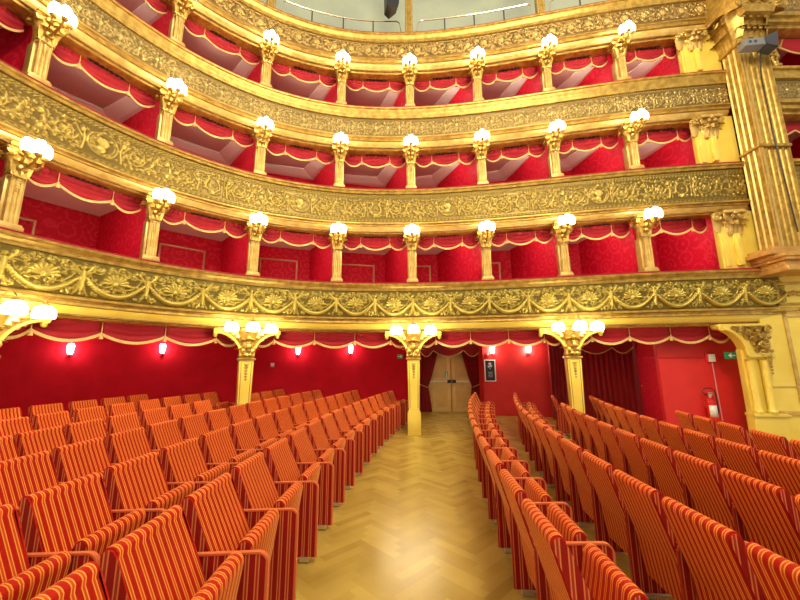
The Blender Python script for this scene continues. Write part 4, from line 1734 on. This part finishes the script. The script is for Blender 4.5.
p, an = wall_pt(400, 356.5, WG)
arrow_sign('small green arrow sign on the red wall left of the aisle column', (p[0], p[1] - 0.01, p[2]), an, 1, 0.18, 0.13)
q = aim = pix(731, 355.5)
arrow_sign('green exit arrow sign hanging beside the right end bracket', (q[0] / q[1] * 7.45, 7.45, EYE + q[2] / q[1] * 7.45), -0.1, -1, 0.26, 0.13)
bm = bmesh.new()
tube(bm, [(0.12, -0.01, 0.0), (0.22, -0.02, 0.01), (0.34, -0.30, 0.0)], 0.008, 6)
from_bm('arm', bm, STEEL, bpy.data.objects['exit_sign.002'])
bm = bmesh.new()
p, an = wall_pt(272.5, 365, WG)
root = thing('wall_plate', 'small white square plate on the red wall right of the left column', 'switch', (p[0], p[1] - 0.005, p[2]), an)
box(bm, -0.05, 0.05, -0.02, 0.0, -0.055, 0.055, 0.004)
from_bm('cover', bm, WHITE, root)
bm = bmesh.new()
box(bm, -0.02, 0.02, -0.026, -0.02, -0.025, 0.025, 0.002)
from_bm('button', bm, CREAM, root)

# framed picture
p, an = wall_pt(490, 370.5, WR)
root = thing('framed_picture', 'black poster with small portrait in white frame, right of the door curtain', 'picture', (p[0], p[1] - 0.005, p[2]), an)
bm = bmesh.new()
W, H = 0.17, 0.33
for b in ((-W, -W + 0.03, -H, H), (W - 0.03, W, -H, H), (-W, W, -H, -H + 0.03), (-W, W, H - 0.03, H)):
    box(bm, b[0], b[1], -0.03, 0, b[2], b[3], 0.004)
from_bm('frame', bm, WHITE, root)
bm = bmesh.new()
box(bm, -W + 0.02, W - 0.02, -0.015, -0.005, -H + 0.02, H - 0.02)
from_bm('poster', bm, BLACK, root, False)
bm = bmesh.new()
for x, z, r in ((0, 0.20, 0.05), (-0.03, 0.12, 0.04), (0.03, 0.13, 0.04), (0.0, 0.06, 0.02)):
    blob(bm, (x, -0.016, z), r, (1, 0.08, 0.8), 10, 6)
for i in range(4):
    box(bm, -0.07 + 0.01 * (i % 2), 0.07, -0.018, -0.0155, -0.06 - 0.045 * i, -0.045 - 0.045 * i)
from_bm('printed_image', bm, plain('grey_print', (0.35, 0.35, 0.34), 0.6), root)
p, an = wall_pt(487, 355.5, WR)
root = thing('fire_bell', 'small red round alarm bell on the wall above the framed picture', 'alarm', (p[0], p[1], p[2]), an)
bm = bmesh.new()
lathe(bm, [(0, 0), (0.08, 0), (0.085, 0.02), (0.05, 0.05), (0, 0.06)], 18, (0, 0, 0))
bmesh.ops.rotate(bm, verts=bm.verts, matrix=Matrix.Rotation(PI / 2, 3, 'X'))
from_bm('dome', bm, REDPAINT, root)

# alarm box, conduit, extinguisher on the right side wall
p, an = wall_pt(710, 357.5, WS)
root = thing('alarm_box', 'red and white alarm box on the right side wall above the extinguisher', 'alarm', (p[0], p[1], p[2]), an)
bm = bmesh.new()
box(bm, -0.06, 0.06, -0.07, 0, -0.09, 0.07, 0.008)
from_bm('housing', bm, WHITE, root)
bm = bmesh.new()
box(bm, 0.055, 0.15, -0.05, 0, -0.08, 0.06, 0.006)
box(bm, -0.10, 0.10, -0.03, 0, -0.11, 0.10, 0.006)
from_bm('red_cover', bm, REDPAINT, root)
pc = p
root = thing('conduit', 'thin cable conduit on the right side wall, running past the alarm box', 'pipe', (p[0], p[1], p[2]), an)
bm = bmesh.new()
tube(bm, [(0.01, -0.02, -0.09), (0.03, -0.02, -1.3)], 0.012, 6)
from_bm('vertical_pipe', bm, plain('pink_paint', (0.75, 0.30, 0.30), 0.5), root)
bm = bmesh.new()
tube(bm, [(-1.35, -0.012, 0.0), (0.62, -0.012, 0.0)], 0.008, 6)
from_bm('horizontal_pipe', bm, bpy.data.materials['plain_red_wall_cloth'], root)
p, an = wall_pt(709, 405, WS)
root = thing('fire_extinguisher', 'red fire extinguisher with white label hung on the right side wall', 'fire extinguisher', (p[0] - 0.05, p[1] - 0.11, 0.30), an)
bm = bmesh.new()
lathe(bm, [(0, 0), (0.08, 0.0), (0.088, 0.02), (0.088, 0.40), (0.075, 0.455), (0.035, 0.49), (0.028, 0.52), (0, 0.52)], 22)
from_bm('cylinder', bm, REDPAINT, root)
bm = bmesh.new()
ring_ = []
for i in range(11):
    a_ = -PI / 2 + (i / 10 - 0.5) * 2.0
    ring_.append((0.0895 * math.cos(a_), 0.0895 * math.sin(a_)))
for (x0, y0), (x1, y1) in zip(ring_, ring_[1:]):
    bm.faces.new([bm.verts.new(c) for c in ((x0, y0, 0.13), (x1, y1, 0.13), (x1, y1, 0.36), (x0, y0, 0.36))])
bmesh.ops.remove_doubles(bm, verts=bm.verts, dist=1e-5)
o = from_bm('paper_label', bm, WHITE, root)
o.modifiers.new('thickness', 'SOLIDIFY').thickness = -0.001
bm = bmesh.new()
box(bm, -0.03, 0.03, -0.025, 0.025, 0.51, 0.56, 0.008)
box(bm, -0.02, 0.11, -0.012, 0.012, 0.565, 0.585, 0.004)
box(bm, -0.02, 0.10, -0.012, 0.012, 0.60, 0.615, 0.004)
from_bm('valve_handle', bm, STEEL, root)
bm = bmesh.new()
tube(bm, [(-0.03, 0, 0.54), (-0.10, -0.02, 0.58), (-0.14, -0.02, 0.64), (-0.09, -0.02, 0.70), (0.02, -0.02, 0.71), (0.09, -0.03, 0.66), (0.10, -0.04, 0.5), (0.10, -0.04, 0.2)], 0.011, 7)
from_bm('hose', bm, BLACK, root)
bm = bmesh.new()
box(bm, -0.05, 0.05, 0.06, 0.11, 0.30, 0.42, 0.004)
from_bm('wall_hook', bm, STEEL, root)


# ------------------------------------------------------------------ curtains
def curtain(name, label, p0, p1, z0, z1, folds, mat, tie=None, side=0, amp=0.045, group=None):
    """p0-p1 plan line at the top; tie=(height, width fraction): gathered towards side (-1 left, +1 right)"""
    p0, p1 = np.array(p0, float), np.array(p1, float)
    d = p1 - p0
    L = np.linalg.norm(d)
    root = thing(name, label, 'curtain', (p0[0], p0[1], z0), math.atan2(d[1], d[0]), group)
    bm = bmesh.new()
    nu, nz = folds * 8, 26
    rows = []
    for j in range(nz + 1):
        z = (z1 - z0) * j / nz
        wd, sh = 1.0, 0.0
        if tie:
            th, tf = tie
            if z > th:
                g = (z - th) / (z1 - z0 - th)
                wd = tf + (1 - tf) * (g ** 0.75)
            else:
                g = (th - z) / th
                wd = tf + 0.16 * g ** 0.8
            sh = (1 - wd) if side > 0 else 0
        rows.append([bm.verts.new((L * (sh + wd * i / nu), -amp * math.sin(2 * PI * i / 8) * (0.7 + 0.3 * math.sin(i * 0.7)) - 0.01, z)) for i in range(nu + 1)])
    for A, B in zip(rows, rows[1:]):
        for i in range(nu):
            bm.faces.new((A[i], A[i + 1], B[i + 1], B[i]))
    o = from_bm('drape', bm, mat, root)
    m_ = o.modifiers.new('thickness', 'SOLIDIFY')
    m_.thickness = 0.01
    m_.offset = 0
    if tie:
        th, tf = tie
        bm = bmesh.new()
        x0 = 0 if side < 0 else L * (1 - tf)
        pts = [(x0 + L * tf * i / 8, -amp - 0.03 - 0.015 * math.sin(PI * i / 8), th + (0.06 if side > 0 else 0.06) * ((i / 8 - 0.5) * 2 * side)) for i in range(9)]
        pts = ([(x0 + L * tf + 0.06, 0.0, th + 0.16)] if side > 0 else []) + (pts[::-1] if side > 0 else [(x0 - 0.06, 0.0, th + 0.16)] + pts)
        tube(bm, pts, 0.014, 6)
        from_bm('tieback_cord', bm, FRINGE, root)
    return root


zf = fz(1.6, 11.8)
curtain('curtain', 'dark red curtain tied back on the left of the wooden double door', (0.58, 11.86), (1.30, 11.86), zf + 0.01, 2.35, 7, DARK_VELVET, (0.82, 0.42), -1, group='door curtains')
curtain('curtain', 'dark red curtain tied back on the right of the wooden double door', (1.92, 11.86), (2.58, 11.86), zf + 0.01, 2.35, 7, DARK_VELVET, (0.82, 0.42), 1, group='door curtains')
curtain('curtain', 'dark red straight curtain just left of the right-hand column', (4.40, 10.80), (5.02, 10.72), fz(4.6, 10.8) + 0.01, 2.4, 6, DARK_VELVET, group='passage curtains')
curtain('curtain', 'dark red pleated curtain closing the passage right of the right-hand column', (5.08, 10.3), (6.16, 9.62), fz(5.6, 10) + 0.01, 2.4, 10, DARK_VELVET, group='passage curtains')


def pelmet(label, p0, p1, ztop, drops, mat, group):
    p0, p1 = np.array(p0, float), np.array(p1, float)
    d = p1 - p0
    L = np.linalg.norm(d)
    root = thing('curtain_pelmet', label, 'valance', (p0[0], p0[1], ztop), math.atan2(d[1], d[0]), group)
    bm = bmesh.new()
    nu, nv = 40, 8
    rows, ln = [], []
    for i in range(nu + 1):
        g = i / nu
        zb = -np.interp(g, [q[0] for q in drops], [q[1] for q in drops])
        k = len(drops) - 1
        zb -= 0.0
        rows.append([bm.verts.new((L * g, -0.03 - 0.015 * math.sin(j * 2.0), zb * j / nv)) for j in range(nv + 1)])
        ln.append((L * g, -0.04, zb))
    for A, B in zip(rows, rows[1:]):
        for j in range(nv):
            bm.faces.new((A[j], A[j + 1], B[j + 1], B[j]))
    o = from_bm('drape', bm, mat, root)
    o.modifiers.new('thickness', 'SOLIDIFY').thickness = 0.008
    bm = bmesh.new()
    tube(bm, ln, 0.018, 6)
    from_bm('fringe', bm, FRINGE, root)


def scallop(parts, lo, hi):
    out = []
    for a, b in zip(parts, parts[1:]):
        for i in range(9):
            f = i / 8
            out.append((a + (b - a) * f + 1e-5 * i, lo + (hi - lo) * math.sin(PI * f)))
    return out


pelmet('dark scalloped fringed pelmet over the wooden double door', (0.62, 11.76), (2.60, 11.74), 2.35, scallop([0, 0.22, 0.72, 1.0], 0.36, 0.56), DARK_VELVET, 'curtain pelmets')
pelmet('dark scalloped fringed pelmet over the passage curtain right of the right column', (5.05, 10.15), (6.12, 9.50), 2.35, scallop([0, 0.62, 1.0], 0.40, 0.56), DARK_VELVET, 'curtain pelmets')
bm = bmesh.new()
p, an = wall_pt(643.5, 386, [(6.2, 9.6), (5.66, 7.95)])
blob(bm, (0, 0, 0), 0.03)
o = from_bm('door_knob', bm, CHROME)
o.location = (p[0] - 0.03, p[1], p[2])
tag(o, 'tiny brass knob on the dark damask side wall right of the passage curtain', 'knob')

# ------------------------------------------------------------------ gallery above
zr = TIERS[3][0]
for k in range(-1, 9):
    if k % 2 == 0:
        q = off(k, 0.14)
        if not seen(q[0], q[1], zr + 0.1, 10):
            continue
        root = thing('gallery_post', 'x', 'post', (q[0], q[1], zr), ang(k), 'square gilded posts of the gallery')
        root['label'] = {2: 'square gilded gallery post at the top left, above the topmost balcony', 4: 'square gilded gallery post at the top centre', 6: 'square gilded gallery post at the top right of centre',
                         0: 'square gilded gallery post far left', 8: 'square gilded gallery post far right'}[k]
        bm = bmesh.new()
        box(bm, -0.10, 0.10, -0.10, 0.10, 0.03, 3.6, 0.01)
        from_bm('shaft', bm, GOLD, root)
        bm = bmesh.new()
        for sg in (-1, 1):
            box(bm, sg * 0.07 - 0.008, sg * 0.07 + 0.008, -0.112, -0.098, 0.1, 3.5, 0.002)
        from_bm('raised_edge', bm, GOLD_PALE, root)
names = {-2: 'far left', 0: 'left', 2: 'left of the centre post', 4: 'right of the centre post', 6: 'far right', 8: 'rightmost'}
for k in (0, 2, 4, 6):
    a, b = k + 0.10, k + 1.90
    mid = off((a + b) / 2, 0.02)
    root = thing('gallery_railing', 'thin polished tube railing on the topmost balcony, section ' + names[k], 'railing', (mid[0], mid[1], zr), 0, 'gallery railings')
    bm = bmesh.new()
    pts = []
    n_ = 40
    for i in range(n_ + 1):
        t = a + (b - a) * i / n_
        q = off(t, 0.02)
        e = min(i, n_ - i)
        z = 0.46 if e >= 2 else (0.03 if e == 0 else 0.40)
        if e == 0:
            q = off(t + (0.012 if i == 0 else -0.012), 0.02)
        pts.append((q[0] - mid[0], q[1] - mid[1], z))
    tube(bm, pts, 0.017, 8)
    from_bm('top_rail', bm, CHROME, root)
    for f in (0.25, 0.5, 0.75):
        q = off(a + (b - a) * f, 0.02)
        bm = bmesh.new()
        tube(bm, [(q[0] - mid[0], q[1] - mid[1], 0.03), (q[0] - mid[0], q[1] - mid[1], 0.45)], 0.018, 8)
        from_bm('stanchion', bm, DARKGREY, root)

root = thing('hanging_loudspeaker', 'black loudspeaker hanging at the very top centre before the gallery', 'loudspeaker', (-0.17, 7.6, 10.42), 0.3)
root.scale = (1.25, 1.25, 1.25)
bm = bmesh.new()
prism(bm, [(-0.12, -0.06), (-0.02, -0.14), (0.13, 0.05), (0.14, 0.65), (-0.13, 0.65)], 'y', -0.12, 0.12, bev=0.01)
from_bm('cabinet', bm, BLACK, root)
bm = bmesh.new()
tube(bm, [(-0.11, 0, 0.3), (-0.22, 0, 0.34)], 0.012, 6)
blob(bm, (-0.23, 0, 0.34), 0.03)
tube(bm, [(0, 0, 0.6), (0, 0, 3.2)], 0.015, 6)
from_bm('bracket', bm, DARKGREY, root)

# ------------------------------------------------------------------ the seats
# local frame: faces +X, row runs along Y, origin on the floor under the back's top edge


def round_rect_panel(bm, x0, x1, z0, z1, y0, y1, r, edge=0.0, mi=0):
    pts = [(x0, z0), (x1, z0)]
    for i in range(7):
        a_ = (PI / 2) * i / 6
        pts.append((x1 - r + r * math.cos(a_), z1 - r + r * math.sin(a_)))
    pts += [(x0 + 0.02, z1 - 0.015), (x0, z1 - 0.05)]
    prism(bm, pts, 'y', y0, y1, mi)
    return pts


HW = 0.226


def seat_panel(root, y, name='side_panel'):
    bm = bmesh.new()
    prof = round_rect_panel(bm, 0.07, 0.49, 0.035, 0.578, y - 0.010, y + 0.010, 0.05)
    sp = from_bm(name, bm, ST_X, root, False)
    # velvet piping band running over the front and top edge
    bm = bmesh.new()
    path = prof[1:-2] + [(0.08, 0.568)]
    inner = []
    n_ = len(path)
    for i, (x, z) in enumerate(path):
        a_ = Vector(path[min(i + 1, n_ - 1)]) - Vector(path[max(i - 1, 0)])
        a_.normalize()
        inner.append((x - a_.y * 0.007, z + a_.x * 0.007))
    out_ = [(x + (x - q[0]) * 0.4, z + (z - q[1]) * 0.4) for (x, z), q in zip(path, inner)]
    prism(bm, out_ + inner[::-1], 'y', y - 0.0125, y + 0.0125)
    from_bm('armrest_edge', bm, PIPING, sp, True)
    bm = bmesh.new()
    box(bm, 0.12, 0.20, y - 0.016, y + 0.016, 0.0, 0.036, 0.003)
    box(bm, 0.36, 0.44, y - 0.016, y + 0.016, 0.0, 0.036, 0.003)
    box(bm, 0.12, 0.44, y - 0.010, y + 0.010, 0.020, 0.036, 0.003)
    from_bm('foot', bm, STEEL, sp, False)


def make_seat(end=False):
    root = thing('theatre_seat', 'x', 'seat')
    bm = bmesh.new()
    prof = [(0.250, 0.38), (0.062, 0.775)]
    cx, cz, r = 0.030, 0.788, 0.034
    for i in range(9):
        a_ = R(20) + R(160) * i / 8
        prof.append((cx + r * math.cos(a_), cz + r * math.sin(a_)))
    prof += [(-0.003, 0.775), (0.125, 0.38)]
    prism(bm, prof, 'y', -HW, HW, 0, 1)
    es = [e for e in bm.edges if abs(abs(e.verts[0].co.y) - HW) < 1e-5 and abs(abs(e.verts[1].co.y) - HW) < 1e-5 and e.verts[0].co.y * e.verts[1].co.y > 0]
    bmesh.ops.bevel(bm, geom=es, offset=0.008, segments=2, affect='EDGES')
    from_bm('backrest', bm, [ST_Y, ST_X], root)
    bm = bmesh.new()
    prism(bm, [(0.145, 0.40), (0.112, 0.42), (0.150, 0.17), (0.170, 0.17)], 'y', -HW, HW, 0, 1)
    from_bm('back_skirt', bm, ST_Y, root, False)
    bm = bmesh.new()
    prof = [(0.255, 0.34), (0.345, 0.31), (0.385, 0.555)]
    cx, cz, r = 0.345, 0.570, 0.040
    for i in range(7):
        a_ = R(-10) + R(190) * i / 6
        prof.append((cx + r * math.cos(a_), cz + r * math.sin(a_)))
    prof += [(0.300, 0.54)]
    prism(bm, prof, 'y', -HW + 0.012, HW - 0.012, 0, 1, bev=0.010)
    from_bm('folded_seat', bm, [ST_Y, ST_X], root)
    bm = bmesh.new()
    tube(bm, [(0.25, -0.26, 0.345), (0.25, 0.26, 0.345)], 0.016, 8)
    from_bm('hinge_bar', bm, DARKGREY, root)
    seat_panel(root, -0.27)
    if end:
        seat_panel(root, 0.27)
    return root


ROWS = {
    'L1': ([0.0176, -0.0839, -1.0323], [0.96, 1.48, 2.01, 2.55, 3.10, 3.66, 4.22], 0.54, 9.55, 'front row left of the aisle'),
    'L2': ([0.0143, -0.0581, -1.904], [1.48, 1.98, 2.52, 3.05, 3.6], 0.55, 9.55, 'second row left of the aisle'),
    'L3': ([0.0177, -0.1146, -2.6039], [3.02, 3.55, 4.08, 4.62], 0.55, 9.5, 'third row left of the aisle'),
    'L4': ([0.0207, -0.1676, -3.3186], [4.06, 4.60, 5.17], 0.55, 9.6, 'fourth row left of the aisle'),
    'L5': ([0.0236, -0.2163, -4.1161], [4.64, 5.2, 5.77, 6.35], 0.55, 8.72, 'fifth row left of the aisle'),
    'L6': ([-0.0158, 0.3245, -6.8759], [4.93, 5.50, 6.08, 6.65], 0.56, 7.85, 'last row, nearest the left wall'),
    'R1': ([0.0162, -0.0194, 0.6518], [1.12, 1.64, 2.16, 2.74, 3.30, 3.85, 4.4, 4.96], 0.56, 9.45, 'front row right of the aisle'),
    'R2': ([0.0199, -0.0329, 1.4627], [1.18, 1.70, 2.22, 2.74, 3.27, 3.82, 4.36, 4.92], 0.56, 9.65, 'second row right of the aisle'),
    'R3': ([0.0207, -0.0283, 2.2526], [1.76, 2.29, 2.82, 3.33, 3.88, 4.43, 4.96, 5.53], 0.56, 9.05, 'third row right of the aisle'),
    'R4': ([0.0209, -0.0063, 2.9625], [2.34, 2.87, 3.4, 3.92, 4.47, 5.03, 5.6], 0.56, 9.05, 'fourth row right of the aisle'),
    'R5': ([0.0165, 0.0812, 3.4407], [3.38, 3.9, 4.49, 5.1, 5.68], 0.55, 6.3, 'fifth row right of the aisle'),
}
mid_seat, end_seat = make_seat(False), make_seat(True)
used = {False: None, True: None}
for key, (c, ed, pitch, yend, rowname) in ROWS.items():
    ed = list(ed)
    while ed[-1] + pitch < yend + 0.15:
        ed.append(ed[-1] + pitch)
    while ed[0] > -0.3:
        ed.insert(0, ed[0] - 0.50)
    cells = [(a + b) / 2 for a, b in zip(ed, ed[1:])][::-1]
    i = 0
    for y in cells:
        x = c[0] * y * y + c[1] * y + c[2]
        y_ = y
        if not (seen(x, y, 0.82, 6) or seen(x + 0.3, y - 0.25, 0.62, 4) or seen(x + 0.3, y - 0.25, 0.2, 4) or seen(x, y + 0.25, 0.78, 4)) or y < (1.6 if key == 'R1' else 0.7):
            i += 1
            continue
        if any(abs(x + 0.22 - g[0]) < 0.42 and abs(y - g[1]) < 0.42 for g in (off(0, 0.14), off(2, 0.14), off(4, 0.14), off(6, 0.14))):
            i += 1
            continue
        sl = 2 * c[0] * y + c[1]
        rz = -math.atan(sl)
        lab = 'red and gold striped velvet seat, %s from the far end, %s' % (NUMW[i], rowname)
        lab = lab.replace('red and gold striped velvet seat', 'red striped velvet seat')
        end = i == 0
        src = end_seat if end else mid_seat
        nr = math.hypot(1, sl)
        loc = (x - 0.03 / nr, y_ + 0.03 * sl / nr, fz(x, y_))
        if used[end] is None:
            used[end] = src
            src.location = loc
            src.rotation_euler = (0, 0, rz)
            src['label'] = lab
            src['group'] = 'striped theatre seats, ' + rowname
        else:
            dup(src, loc, rz, lab, 'striped theatre seats, ' + rowname)
        i += 1
